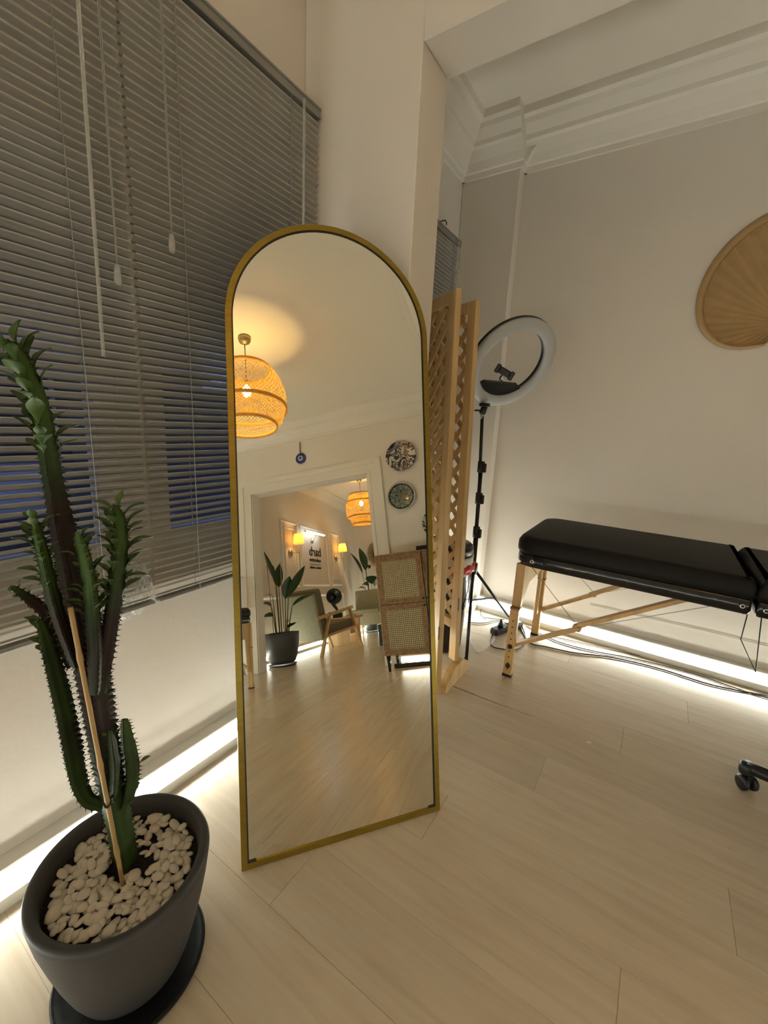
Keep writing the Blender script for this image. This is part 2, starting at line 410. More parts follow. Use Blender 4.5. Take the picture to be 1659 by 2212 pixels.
# floor with single planks
fl = struct('floor', bx(bx(MB(), (WX - .2, FRONTY - .2, -.10), (DOORX2, BY + .2, -.012)), (DOORX2, SIGNY - .2, -.10), (FARX + .2, R2Y + .2, -.012)), SUBF, 'pale oak laminate floor of long planks')
PW, PL = 0.1895, 1.285
plank_me = {}
def plank(x0, x1, y0, y1):
    key = (round(x1 - x0, 3), round(y1 - y0, 3))
    if key not in plank_me:
        mb = MB(); L_, W_ = key; g = 0.00015; b = 0.0006
        lo = [(-L_ / 2 + g, -W_ / 2 + g), (L_ / 2 - g, -W_ / 2 + g), (L_ / 2 - g, W_ / 2 - g), (-L_ / 2 + g, W_ / 2 - g)]
        hi = [(p[0] - b * (1 if p[0] > 0 else -1), p[1] - b * (1 if p[1] > 0 else -1)) for p in lo]
        V = [(*p, -.012) for p in lo] + [(*p, -.001) for p in lo] + [(*p, 0) for p in hi]
        F = [(8, 9, 10, 11)] + [(i, (i + 1) % 4, 4 + (i + 1) % 4, 4 + i) for i in range(4)] + [(4 + i, 4 + (i + 1) % 4, 8 + (i + 1) % 4, 8 + i) for i in range(4)]
        me = mb.add(V, F).mesh('plank'); me.materials.append(FLOORM); plank_me[key] = me
    link('plank', plank_me[key], fl, Matrix.Translation(((x0 + x1) / 2, (y0 + y1) / 2, 0)))
def lay(X0, X1, Y0, Y1):
    k = math.floor((Y0 - 1.715) / PW)
    while 1.715 + k * PW < Y1 - 1e-4:
        a, b = max(Y0, 1.715 + k * PW), min(Y1, 1.715 + (k + 1) * PW)
        off = ((k * 0.41) % 1.0) * PL; x = X0 - off
        while x < X1 - 1e-4:
            p, q = max(X0, x), min(X1, x + PL)
            if q - p > .02 and b - a > .006: plank(round(p, 4), round(q, 4), round(a, 4), round(b, 4))
            x += PL
        k += 1
lay(WX, DOORX2, FRONTY, BY); lay(DOORX2, FARX, SIGNY, R2Y)
# worn open joint between two planks
mb = MB(); pts = []
for i in range(25):
    x = -0.69 + i * 0.016; pts.append((x, 1.715 + (i * .0004) + random.uniform(-.0016, .0016)))
for i in range(24):
    wd = 0.0022 * (1 - i / 30) + random.uniform(0, .001)
    mb.add([(pts[i][0], pts[i][1] - wd, .0006), (pts[i + 1][0], pts[i + 1][1] - wd, .0006), (pts[i + 1][0], pts[i + 1][1] + wd, .0006), (pts[i][0], pts[i][1] + wd, .0006)], [(0, 1, 2, 3)])
mb.build('worn_joint', GAPM, fl)

# ceiling
struct('ceiling', bx(bx(MB(), (WX - .2, FRONTY - .2, ZC), (DOORX2, BY + .2, ZC + .1)), (DOORX2, SIGNY - .2, ZC), (FARX + .2, R2Y + .2, ZC + .1)), CEIL, 'plain cream plaster ceiling')

# window wall with two openings
WZ0, WZ1, TH = 0.68, 2.27, 0.22
mb = MB(); xo = WX - TH
bx(mb, (xo, FRONTY, 0), (WX, BY + .2, WZ0)); bx(mb, (xo, FRONTY, WZ1), (WX, BY + .2, ZC))
bx(mb, (xo, FRONTY, WZ0), (WX, -0.95, WZ1)); bx(mb, (xo, 1.25, WZ0), (WX, 1.58, WZ1)); bx(mb, (xo, 2.46, WZ0), (WX, BY + .2, WZ1))
struct('wall_left', mb, WALL, 'cream window wall behind the blinds')
# back wall of the alcove with a shallow pilaster in the corner
mb = MB(); bx(mb, (WX, BY, 0), (DOORX2, BY + .2, ZC)); bx(mb, (WX, PILY, 0), (PILX, BY, ZC), .004)
struct('wall_back', mb, WALL, 'cream alcove wall with shallow corner pilaster')
# dividing pier and beam
mb = MB(); bx(mb, (WX, DY0, 0), (DXL, DY1, ZC), .004); bx(mb, (DXL, DY0, DZ), (2.30, DY1, ZC), .004); bx(mb, (2.30, DY0, 0), (DOORX, DY1, ZC))
struct('wall_divider', mb, WALL, 'cream pier and beam framing the alcove opening')
# door wall
JY0, JY1, JZ = -1.40, 0.085, 2.06
mb = MB(); bx(mb, (DOORX, FRONTY, 0), (DOORX2, JY0, ZC)); bx(mb, (DOORX, JY1, 0), (DOORX2, BY, ZC)); bx(mb, (DOORX, JY0, JZ), (DOORX2, JY1, ZC))
struct('wall_right', mb, WALL, 'cream wall with wide cased doorway')
struct('wall_front', bx(MB(), (WX - .2, FRONTY - .15, 0), (DOORX2, FRONTY, ZC)), WALL, 'plain cream wall closing the studio')
# second room
struct('wall_sign', bx(MB(), (DOORX2, SIGNY - .15, 0), (FARX + .15, SIGNY, ZC)), WALL, 'cream panelled wall carrying the studio sign')
struct('wall_far', bx(MB(), (FARX, SIGNY, 0), (FARX + .15, R2Y, ZC)), WALL, 'cream end wall behind the sofa')
struct('wall_side', bx(MB(), (DOORX2, R2Y, 0), (FARX + .15, R2Y + .15, ZC)), WALL, 'plain cream wall of the lounge')

# crown mouldings (profile swept along straight runs; d = distance from the wall)
CROWN = [(0, 2.62), (.014, 2.62), (.018, 2.645), (.03, 2.65), (.05, 2.685), (.085, 2.725), (.10, 2.735), (.105, 2.755), (.14, 2.79), (.15, 2.81), (.175, 2.815), (.18, ZC), (0, ZC)]
def crown(name, p, q, nrm, wide=1.0):
    nrm = Vector(nrm); poly = [Vector((0, 0, z)) + nrm * d * wide for d, z in CROWN]
    struct(name, MB().prism(poly, Vector((p[0], p[1], 0)), Vector((q[0], q[1], 0))), TRIM)
crown('trim_1', (PILX, BY), (DOORX, BY), (0, -1, 0)); crown('trim_2', (WX, PILY), (PILX + .02, PILY), (0, -1, 0))
crown('trim_3', (PILX, PILY), (PILX, BY), (1, 0, 0)); crown('trim_4', (WX, DY1), (WX, PILY), (1, 0, 0))
crown('trim_5', (DOORX, FRONTY), (DOORX, DY0), (-1, 0, 0)); crown('trim_6', (WX, DY0), (DOORX, DY0), (0, -1, 0), 1.9)
crown('trim_7', (WX, FRONTY), (WX, DY0), (1, 0, 0)); crown('trim_8', (WX, FRONTY), (DOORX, FRONTY), (0, 1, 0))
crown('trim_9', (DOORX2, SIGNY), (FARX, SIGNY), (0, 1, 0), .7); crown('trim_10', (FARX, SIGNY), (FARX, R2Y), (-1, 0, 0), .7)

# LED skirting: body + sloped glowing diffuser
SKB = [(0, 0), (.080, 0), (.080, .034), (.076, .036), (.050, .082), (.046, .086), (0, .086)]
def skirting(name, p, q, nrm, label, lit=True):
    nrm = Vector(nrm); P0 = Vector((p[0], p[1], 0)); P1 = Vector((q[0], q[1], 0))
    poly = [Vector((0, 0, z)) + nrm * d for d, z in SKB]
    o = struct(name, MB().prism(poly, P0, P1), SKIRT, label)
    if lit:
        a = Vector((0, 0, .0385)) + nrm * .0745; b = Vector((0, 0, .0795)) + nrm * .0515; off = (nrm * .87 + Vector((0, 0, .49))) * .003
        MB().prism([a, a + off, b + off, b], P0, P1).build('led_diffuser', LEDM, o)
skirting('baseboard_left', (WX, FRONTY), (WX, DY0), (1, 0, 0), 'white skirting with glowing LED strip under the blinds')
skirting('baseboard_alcove', (WX, DY1), (WX, PILY), (1, 0, 0), 'white LED skirting in the alcove corner')
skirting('baseboard_back', (PILX, BY), (DOORX, BY), (0, -1, 0), 'white LED skirting behind the massage table')
skirting('baseboard_pilaster', (WX + .09, PILY), (PILX, PILY), (0, -1, 0), 'white LED skirting on the corner pilaster')
skirting('baseboard_right', (DOORX, FRONTY), (DOORX, JY0 - .18), (-1, 0, 0), 'white LED skirting left of the doorway')
skirting('baseboard_cabinet', (DOORX, JY1 + .18), (DOORX, DY0), (-1, 0, 0), 'white LED skirting behind the cane cabinet')
skirting('baseboard_front', (WX, FRONTY), (DOORX, FRONTY), (0, 1, 0), 'white LED skirting along the studio end wall')
skirting('baseboard_sign', (DOORX2 + .02, SIGNY), (FARX, SIGNY), (0, 1, 0), 'white LED skirting below the panelled sign wall')
skirting('baseboard_far', (FARX, SIGNY), (FARX, R2Y), (-1, 0, 0), 'white LED skirting behind the sofa')

# door casing: stepped boards on both faces + lining
def casing(name, face, nx):
    o = struct(name, MB(), TRIM, 'stepped white door casing')
    for (w0, w1, t) in ((0, .15, .014), (.105, .165, .028), (.0, .03, .022)):
        x0, x1 = sorted((face, face + nx * t))
        bx(MB(), (x0, JY0 - w1, 0), (x1, JY0 - w0, JZ + w1)).build('casing_board', TRIM, o)
        bx(MB(), (x0, JY1 + w0, 0), (x1, JY1 + w1, JZ + w1)).build('casing_board', TRIM, o)
        bx(MB(), (x0, JY0 - w0, JZ + w0), (x1, JY1 + w0, JZ + w1)).build('casing_board', TRIM, o)
    return o
def lining():
    mb = MB(); t = .012
    bx(mb, (DOORX - .01, JY0, 0), (DOORX2 + .01, JY0 + t, JZ)); bx(mb, (DOORX - .01, JY1 - t, 0), (DOORX2 + .01, JY1, JZ)); bx(mb, (DOORX - .01, JY0, JZ - t), (DOORX2 + .01, JY1, JZ))
    return mb
struct('door_1', lining(), TRIM, 'white lining of the wide open doorway')
casing('trim_11', DOORX, -1); casing('trim_12', DOORX2, 1)

# windows: frames, sashes, panes
def window(name, y0, y1, mull, label):
    xf0, xf1 = WX - .14, WX - .07
    mb = MB(); bx(mb, (xf0, y0, WZ0), (xf1, y1, WZ0 + .09)); bx(mb, (xf0, y0, WZ1 - .07), (xf1, y1, WZ1)); bx(mb, (xf0, y0, WZ0), (xf1, y0 + .06, WZ1)); bx(mb, (xf0, y1 - .06, WZ0), (xf1, y1, WZ1))
    o = struct(name, mb, UPVC, label)
    ys = [y0 + .06]
    for a, b in mull:
        bx(MB(), (xf0 - .01, a, WZ0), (xf1 + .012, b, WZ1)).build('mullion', UPVC, o); ys += [a, b]
    ys.append(y1 - .06)
    for i in range(0, len(ys), 2):
        a, b = ys[i], ys[i + 1]; z0, z1 = WZ0 + .09, WZ1 - .07; f = .055
        s = MB(); X0, X1 = xf0 + .01, xf1 + .006
        bx(s, (X0, a, z0), (X1, a + f, z1)); bx(s, (X0, b - f, z0), (X1, b, z1)); bx(s, (X0, a + f, z0), (X1, b - f, z0 + f)); bx(s, (X0, a + f, z1 - f), (X1, b - f, z1))
        so = s.build('sash', UPVC, o)
        bx(MB(), ((X0 + X1) / 2 - .006, a + f - .005, z0 + f - .005), ((X0 + X1) / 2 + .006, b - f + .005, z1 - f + .005)).build('pane', WGLASS, so)
    bx(MB(), (xf1, y0, WZ0), (WX + .004, y1, WZ0 + .006)).build('sill', TRIM, o)
    return o
window('window_1', -0.95, 1.25, [(-.16, -.06), (.612, .698)], 'pale plastic window behind the grey blinds')
window('window_2', 1.58, 2.46, [], 'pale plastic window of the alcove')

# outside: building across the yard
ob = thing('building', (-6.2, 1.0, -3), 'blue-grey building outside seen through the blind slats', 'building')
bx(MB(), (-6.6, -6, -3), (-6.2, 4.2, 5)).build('facade', OUTW, ob)
for i, y in enumerate((-4.6, -3.1, -1.6, -.1, 1.4, 2.9)):
    for z in (-1.2, .55, 2.3):
        wo = bx(MB(), (-6.22, y, z), (-6.17, y + .75, z + 1.05)).build('far_window', OUTD, ob)
for z in (-.2, 1.7, 3.5): bx(MB(), (-6.2, -6, z), (-6.0, 4.2, z + .10)).build('ledge', OUTD, ob)
aw = bx(MB(), (-3.6, .2, -.35), (-2.4, 3.4, -.27)); tag(centred('awning', aw, AWN, 'blue awning roof outside the right window pane', 'awning'), 'blue awning roof outside the right window pane', 'awning')
centred('neighbour_wall', bx(MB(), (-5.6, 2.0, -3), (-5.3, 9, 1.5)), OUTD, 'dark low wall outside beyond the awning', 'wall')

# panel mouldings on the sign wall
def rect_mould(name, x0, x1, z0, z1, w, d, parent):
    P = [(x0, z0), (x1, z0), (x1, z1), (x0, z1)]; ins = [(x0 + w, z0 + w), (x1 - w, z0 + w), (x1 - w, z1 - w), (x0 + w, z1 - w)]
    mid = [((a[0] + b[0]) / 2, (a[1] + b[1]) / 2) for a, b in zip(P, ins)]
    V = [(p[0], SIGNY, p[1]) for p in P] + [(p[0], SIGNY + d, p[1]) for p in mid] + [(p[0], SIGNY + .002, p[1]) for p in ins]
    F = []
    for i in range(4):
        j = (i + 1) % 4; F += [(i, j, 4 + j, 4 + i), (4 + i, 4 + j, 8 + j, 8 + i)]
    MB().add(V, F).build(name, TRIM, parent)
WS = bpy.data.objects['wall_sign']
for (a, b, c, d) in ((3.86, 4.43, .985, 2.045), (4.525, 5.66, .995, 2.05), (5.755, 6.27, 1.0, 2.06)): rect_mould('panel_moulding', a, b, c, d, .045, .022, WS)
for (a, b, c, d) in ((3.975, 4.33, 1.10, 1.945), (5.86, 6.165, 1.12, 1.945)): rect_mould('panel_moulding', a, b, c, d, .03, .016, WS)
for (a, b, c, d) in ((3.0, 3.78, .18, .865), (3.86, 6.30, .18, .87)): rect_mould('panel_moulding', a, b, c, d, .045, .022, WS)

# ================================================================== MIRROR (leaning)
P0 = Vector((-0.77797, 0.59082, 0)); P1 = Vector((-0.43494, 1.08388, 0))
MU = Vector((0.588158, 0.808746, 0)); MN = Vector((0.789728, -0.574327, 0.215588)); MUP = Vector((-0.1743556, 0.1267995, 0.9764845))
MW, MH, FD = 0.605, 1.806, 0.035
MM = Matrix((MU, MN * -1, MUP)).transposed().to_4x4()       # local x along base, y into the back, z up the glass
base = (P0 + P1) / 2
MM.translation = base
mir = link('leaning_mirror', None, None, MM); tag(mir, 'tall arched floor mirror with thin gold frame leaning back', 'mirror')
WM[mir] = MM
def arch(hw, top, bot, n=40):
    zc = top - hw; pts = [(-hw, bot)] + [(-hw, bot + (zc - bot) * t / 6) for t in range(1, 6)]
    pts += [(hw * cos(pi - pi * k / n), zc + hw * sin(pi - pi * k / n)) for k in range(n + 1)]
    pts += [(hw, zc - (zc - bot) * t / 6) for t in range(1, 6)] + [(hw, bot)]
    return pts
FW = 0.016
out_ = arch(MW / 2, MH, 0.0); in_ = arch(MW / 2 - FW, MH - FW, FW)
n = len(out_); V = []; F = []
for ring_, y in ((out_, -.004), (out_, FD), (in_, FD), (in_, -.004)): V += [(p[0], y, p[1]) for p in ring_]
for r in range(4):
    r2 = (r + 1) % 4
    for i in range(n):
        j = (i + 1) % n; F.append((r * n + i, r * n + j, r2 * n + j, r2 * n + i))
MB().add(V, F).build('frame', GOLD, mir, world=False)
g = arch(MW / 2 - FW + .001, MH - FW + .001, FW - .001)
MB().prism([(p[0], 0, p[1]) for p in g], (0, .0, 0), (0, .004, 0)).build('glass', GLASS_M, mir, world=False)
ein = arch(MW / 2 - FW - .004, MH - FW - .004, FW + .0); V = []; F = []
eo = arch(MW / 2 - FW, MH - FW, FW); n = len(eo)
V = [(p[0], -.0012, p[1]) for p in eo] + [(p[0], -.0012, p[1]) for p in ein]
for i in range(n - 1): F.append((i, i + 1, n + i + 1, n + i))
MB().add(V, F).build('dark_seal', MIR_EDGE, mir, world=False)
for sx in (-1, 1): bx(MB(), (sx * (MW / 2 - FW - .012) - .011, -.003, FW), (sx * (MW / 2 - FW - .012) + .011, .001, FW + .005)).build('corner_clip', MIR_EDGE, mir, world=False)
gb = arch(MW / 2 - .004, MH - .004, .004); MB().prism([(p[0], 0, p[1]) for p in gb], (0, .02, 0), (0, .026, 0)).build('back_board', CANEBK, mir, world=False)

# ================================================================== BLINDS
def slat_mesh(L_):
    mb = MB(); n = 4; wd = .025; t = .0005; V = []; F = []
    for s in (0, 1):
        for k in range(n + 1):
            u = -wd / 2 + wd * k / n; z = -.0022 * (1 - (2 * k / n - 1) ** 2) * -1
            for y in (-L_ / 2, L_ / 2): V.append((u, y, z - s * t))
    m = (n + 1) * 2
    for k in range(n):
        a = 2 * k; F += [(a, a + 1, a + 3, a + 2), (m + a, m + a + 2, m + a + 3, m + a + 1)]
    F += [(0, 1, m + 1, m), (2 * n, 2 * n + 1, m + 2 * n + 1, m + 2 * n)]
    me = mb.add(V, F, True).mesh('slat'); me.materials.append(SLAT); return me
def blind(y0, y1, ladders, wand, cord, label, z_bot=.66, z_top=2.245, tilt=41, xb=-1.18):
    b = thing('venetian_blind', (xb, (y0 + y1) / 2, z_bot), label, 'blind', group='grey venetian blinds')
    L_ = y1 - y0; me = slat_mesh(L_); pitch = .0205
    n = int((z_top - .03 - z_bot - .015) / pitch)
    for i in range(n):
        tl = radians(tilt + (-7 + 7 * min(1, i / 26)) + random.uniform(-1.0, 1.0))
        M = Matrix.Translation((0, random.uniform(-.0008, .0008), .022 + i * pitch)) @ Matrix.Rotation(-tl, 4, 'Y')
        link('slat', me, b, M)
    h = MB(); bx(h, (xb - .016, y0, z_top - .026), (xb + .016, y1, z_top), .002); bx(h, (xb - .019, y0 + .002, z_top - .004), (xb + .019, y1 - .002, z_top + .002)); h.build('headrail', RAIL, b)
    bx(MB(), (xb - .013, y0, z_bot), (xb + .013, y1, z_bot + .011), .003).build('bottom_rail', RAIL, b)
    for yb_ in (y0 + .03, y1 - .03): bx(MB(), (WX, yb_ - .012, z_top - .022), (xb - .014, yb_ + .012, z_top - .002)).build('bracket', RAIL, b)
    for y in ladders:
        m = MB()
        for dx in (-.0125, .0125): m.tube([(xb + dx, y, z_bot), (xb + dx, y, z_top - .02)], .0008, 4)
        for i in range(n): m.tube([(xb - .0125, y, z_bot + .012 + i * pitch), (xb + .0125, y, z_bot + .03 + i * pitch)], .0006, 3, cap=False)
        m.build('ladder_cord', CORD, b)
    if wand: 
        o = MB().tube([(xb + .026, wand[0], z_top - .02), (xb + .03, wand[1], wand[2])], .0042, 6, smooth=False).build('tilt_wand', CLEAR, b)
    if cord:
        c = MB().tube([(xb + .022, cord[0], z_top - .02), (xb + .032, cord[1], cord[2])], .0012, 5); c.tube([(xb + .022, cord[0] + .004, z_top - .02), (xb + .032, cord[1] + .002, cord[2])], .0012, 5)
        co = c.build('pull_cord', CORD, b)
        MB().lathe([(.003, .0), (.0065, -.004), (.0085, -.04), (.006, -.046), (0, -.046)], (xb + .032, cord[1], cord[2]), 10).build('tassel', CLEAR, co)
    return b
blind(-0.93, 0.612, (-.7, -.1, .483), (.530, .518, 1.33), (.569, .563, 1.545), 'grey venetian blind behind the cactus, left of the gap')
blind(0.622, 1.282, (.754, 1.146), (1.189, 1.187, 1.2), (.71, .704, 1.66), 'grey venetian blind behind the arched mirror')
blind(1.62, 2.49, (1.8, 2.41), (2.43, 2.43, 1.4), (2.455, 2.452, 2.0), 'grey venetian blind in the alcove above the lattice screen')
# screw hooks above the blinds
for y, z, l in ((1.262, 2.285, 'small dark hook screwed beside the main blind corner'), (2.37, 2.325, 'small dark hook above the alcove blind')):
    m = MB(); m.tube([(WX, y, z), (WX + .03, y + .002, z + .002), (WX + .035, y + .012, z - .010), (WX + .03, y + .02, z - .015)], .003, 6)
    centred('wall_hook', m, BLACKM, l, 'hook')

# crumpled clear bag under the blinds
def crumple(name, c, rx, ry, rz_, m, label, cat):
    bm = bmesh.new(); bmesh.ops.create_icosphere(bm, subdivisions=4, radius=1)
    from mathutils import noise as N
    for v in bm.verts:
        p = v.co.copy(); d = N.noise(p * 2.2) * .30 + N.noise(p * 5.5) * .24 + abs(N.noise(p * 9)) * .14
        tp = 1.0 - .35 * max(0, p.z)
        v.co = Vector((p.x * rx * tp, p.y * ry * tp, p.z * rz_)) * (1 + d)
    me = bpy.data.meshes.new(name); bm.to_mesh(me); bm.free(); me.materials.append(m)
    o = link(name, me, None, Matrix.Translation(c)); return tag(o, label, cat)
crumple('plastic_bag', (-1.222, .572, .715), .020, .055, .095, FILM, 'crumpled clear plastic bag poking out under the blind gap', 'plastic bag')

# ================================================================== CACTUS IN POT
PC = Vector((-.815, .325, 0)); PR, PH = .168, .287
pot = thing('plant_pot', PC, 'large charcoal round plant pot on saucer beside the mirror', 'pot')
prof = [(0, .022), (.098, .022), (.108, .028), (.120, .06), (.134, .11), (.148, .17), (.159, .225), (.165, .268), (.1665, .279), (.164, .286), (.159, .289), (.150, .288), (.146, .284), (.143, .27), (.138, .2), (0, .195)]
MB().lathe(prof, PC, 72).build('pot_body', POTM, pot)
MB().lathe([(0, 0), (.128, 0), (.143, .006), (.148, .018), (.144, .024), (.138, .018), (.128, .014), (0, .014)], PC, 72).build('saucer', VINYL, pot)
SZ = .245
sm = MB(); rings = 10; ns = 40; V = [PC + Vector((0, 0, SZ))]; F = []
for i in range(1, rings + 1):
    for k in range(ns):
        a = 2 * pi * k / ns; r = .1405 * i / rings; V.append(PC + Vector((r * cos(a), r * sin(a), SZ + random.uniform(-.004, .003))))
for k in range(ns): F.append((0, 1 + k, 1 + (k + 1) % ns))
for i in range(rings - 1):
    for k in range(ns): F.append((1 + i * ns + k, 1 + (i + 1) * ns + k, 1 + (i + 1) * ns + (k + 1) % ns, 1 + i * ns + (k + 1) % ns))
so = sm.add(V, F, True).build('soil', SOIL, pot)

# cactus stems from pixel paths on an upright plane through the pot
CB = hit(270, 1872, 2, SZ)
PNR = Vector((CB.x, CB.y, 0)).normalized()
cact = thing('cactus', (CB.x, CB.y, SZ), 'tall dark green branching cactus with small leaves and spines', 'cactus')
def px_pts(path, off):
    out = []
    for x, y, wd in path:
        p = on_plane(x, y, CB + PNR * off, PNR); q = on_plane(x + wd / 2, y, CB + PNR * off, PNR)
        out.append((p, (q - p).length))
    return out
leaf_me = None
def make_leaf():
    mb = MB(); n = 6; V = []; F = []
    for i in range(n + 1):
        t = i / n; wd = .0084 * (sin(pi * min(1, t * .94 + .03)) ** .9) * min(1, .12 + t * 1.5); z = -.005 * t * t + .004 * sin(pi * t)
        V += [(t * .032, -wd, z + .0018), (t * .032, 0, z), (t * .032, wd, z + .0018)]
    for i in range(n):
        a = 3 * i; F += [(a, a + 1, a + 4, a + 3), (a + 1, a + 2, a + 5, a + 4)]
    V += [(v[0], v[1], v[2] - .0006) for v in V[:]]; m = 3 * (n + 1)
    F += [tuple(m + i for i in f[::-1]) for f in F[:]]
    me = mb.add(V, F, True).mesh('leaf'); me.materials.append(LEAFM); return me
leaf_me = make_leaf()
def stem(path, off, ages, leaves, rot=0.3, tooth=.010):
    pr = px_pts(path, off); P = smooth_path([p for p, r in pr], 7); n = len(P)
    Rr = []
    for i in range(n):
        t = i / (n - 1) * (len(pr) - 1); k = min(int(t), len(pr) - 2); u = t - k; Rr.append(pr[k][1] * (1 - u) + pr[k + 1][1] * u)
    # resample finer so the ridges can be toothed
    fine = []; acc = 0
    for i in range(n - 1):
        seg = (P[i + 1] - P[i]).length; m = max(1, int(seg / .0045))
        for k in range(m): fine.append((P[i].lerp(P[i + 1], k / m), Rr[i] + (Rr[i + 1] - Rr[i]) * k / m))
    fine.append((P[-1], Rr[-1])); N_ = len(fine)
    NS = 12; V = []; F = []; age = []; x = None; frames = []; dist = 0
    for i, (p, r) in enumerate(fine):
        d = (fine[min(i + 2, N_ - 1)][0] - fine[max(i - 2, 0)][0]).normalized()
        if i: dist += (p - fine[i - 1][0]).length
        if x is None: x = (PNR.cross(d)).normalized(); x = Matrix.Rotation(rot, 3, d) @ x
        x = (x - d * x.dot(d)).normalized(); y = d.cross(x); frames.append((p, d, x.copy(), y.copy(), r, dist))
        ph = (dist / (tooth * 1.25)) % 1.0; tth = 1.0 + (.27 * (1 - abs(ph - .5) * 2) ** 2)
        for k in range(NS):
            a = 2 * pi * k / NS; q = k % 4
            rr = {0: 1.0 * tth, 1: .52, 2: .40, 3: .52}[q] * r * 1.06
            V.append(p + (x * cos(a) + y * sin(a)) * rr)
            t = i / (N_ - 1); j = t * (len(ages) - 1); kk = min(int(j), len(ages) - 2); age.append(ages[kk] + (ages[kk + 1] - ages[kk]) * (j - kk))
    for i in range(N_ - 1):
        for k in range(NS):
            k2 = (k + 1) % NS; F.append((i * NS + k, i * NS + k2, (i + 1) * NS + k2, (i + 1) * NS + k))
    V.append(fine[-1][0] + frames[-1][1] * fine[-1][1] * .8); age.append(ages[-1]); top = len(V) - 1
    for k in range(NS): F.append(((N_ - 1) * NS + k, (N_ - 1) * NS + (k + 1) % NS, top))
    mb = MB().add(V, F, True)
    # spines on the ridges
    nx = 0
    for (p, d, x_, y_, r, ds) in frames:
        if ds < nx: continue
        nx += tooth * 1.25
        for k in range(3):
            a = 2 * pi * k / 3; o = x_ * cos(a) + y_ * sin(a); b0 = p + o * r * 1.15; sd = d.cross(o)
            tip = b0 + (o * .8 + d * random.uniform(-.5, .3)) * .0085
            V2 = [b0 + d * .0016, b0 - d * .0016, b0 + sd * .0013, tip]; age += [.9] * 4
            mb.add(V2, [(0, 1, 3), (1, 2, 3), (2, 0, 3)])
    inv = WM[cact].inverted(); mb.v = [inv @ v for v in mb.v]
    me = bpy.data.meshes.new('stem'); me.from_pydata([tuple(v) for v in mb.v], [], mb.f); me.polygons.foreach_set('use_smooth', mb.sm); me.update()
    at = me.attributes.new('age', 'FLOAT', 'POINT'); at.data.foreach_set('value', age); me.materials.append(CACT)
    so_ = link('stem', me, cact)
    # leaves along the upper ridges
    total = frames[-1][5]; lo, hi, step, scale = leaves; nx = total * lo
    for (p, d, x_, y_, r, ds) in frames:
        if ds < nx or ds > total * hi: continue
        nx += step
        for k in range(3):
            if random.random() < .30: continue
            a = 2 * pi * k / 3; o = x_ * cos(a) + y_ * sin(a)
            u = (o * 1.0 + d * (.35 + .8 * (ds / total)) + Vector((random.uniform(-.5, .5), random.uniform(-.5, .5), random.uniform(-.45, .45)))).normalized()
            vv = d.cross(u).normalized(); ww = u.cross(vv)
            s_ = scale * random.uniform(.7, 1.35)
            M = Matrix((u, vv, ww)).transposed().to_4x4() @ Matrix.Scale(s_, 4); M.translation = p + o * r * 1.08
            link('leaf', leaf_me, so_, WM[cact].inverted() @ M)
    return so_
stem([(273, 1895, 50), (258, 1800, 52), (238, 1710, 58), (219, 1600, 66), (203, 1500, 74), (184, 1400, 80), (163, 1300, 76), (146, 1210, 66), (127, 1120, 56), (110, 1030, 48), (95, 940, 46), (76, 860, 48), (48, 790, 46), (18, 742, 30)], 0.0, [.15, .2, .35, .75, .95, 1.1, 1.1, .75, .05, 0], (.84, 1.0, .011, 1.25), .35, .011)
stem([(214, 1500, 30), (226, 1410, 38), (238, 1330, 38), (247, 1260, 38), (256, 1190, 38), (256, 1130, 32), (247, 1094, 14)], -.02, [.5, .9, .95, .8, .2, 0, 0], (.52, 1.0, .011, 1.0), .1, .009)
stem([(206, 1500, 26), (208, 1410, 36), (202, 1320, 36), (193, 1240, 32), (177, 1180, 30), (168, 1152, 14)], -.045, [.6, .8, .6, .15, 0, 0], (.50, 1.0, .012, .75), .8, .009)
stem([(165, 1440, 26), (135, 1360, 34), (113, 1290, 36), (97, 1220, 32), (82, 1160, 27), (75, 1128, 13)], -.03, [.6, .9, .8, .3, 0, 0], (.6, 1.0, .012, .85), .5, .009)
stem([(150, 1440, 24), (122, 1372, 34), (92, 1322, 34), (56, 1292, 27), (24, 1268, 12)], .03, [.8, 1, 1, .7, .1], (.86, 1.0, .014, .45), .2, .008)
stem([(222, 1738, 26), (186, 1728, 32), (163, 1682, 42), (147, 1600, 48), (128, 1510, 48), (108, 1430, 44), (94, 1375, 36), (84, 1340, 16)], .015, [.3, .3, .3, .6, .3, .35, .4, .2], (.80, 1.0, .016, .75), .15, .011)
stem([(250, 1752, 26), (272, 1722, 36), (280, 1665, 38), (273, 1605, 32), (268, 1556, 14)], .01, [.4, .25, .4, .25, .1], (.35, .62, .02, .6), .2, .008)
stem([(244, 1725, 18), (247, 1660, 26), (242, 1610, 22), (238, 1580, 10)], -.03, [.4, .4, .5, .3], (.9, .92, .05, .4), .6, .008)
# bamboo stake with nodes and a tie
a = on_plane(266, 1893, CB - PNR * .045, PNR); a.z = SZ - .02; b = on_plane(152, 1312, CB - PNR * .055, PNR)
pts = []; rad = []
for i in range(41):
    t = i / 40; pts.append(a.lerp(b, t)); rad.append(.0042 + (.0012 if i in (7, 20, 34) else 0))
st = thing('plant_stake', a, 'thin bamboo stake tied in front of the cactus trunk', 'stake')
MB().tube(pts, rad, 9).build('cane', STAKE, st)
q = a.lerp(b, .36); MB().tube([q + Vector((.006 * cos(t), .006 * sin(t), .002 * sin(t * 2))) for t in [k * pi / 5 for k in range(11)]], .0022, 6).build('tie', CABLE, st)
MB().tube([q, q + RGT * .012 + PNR * .02 + Vector((0, 0, .004))], .0018, 5).build('tie', CABLE, st)

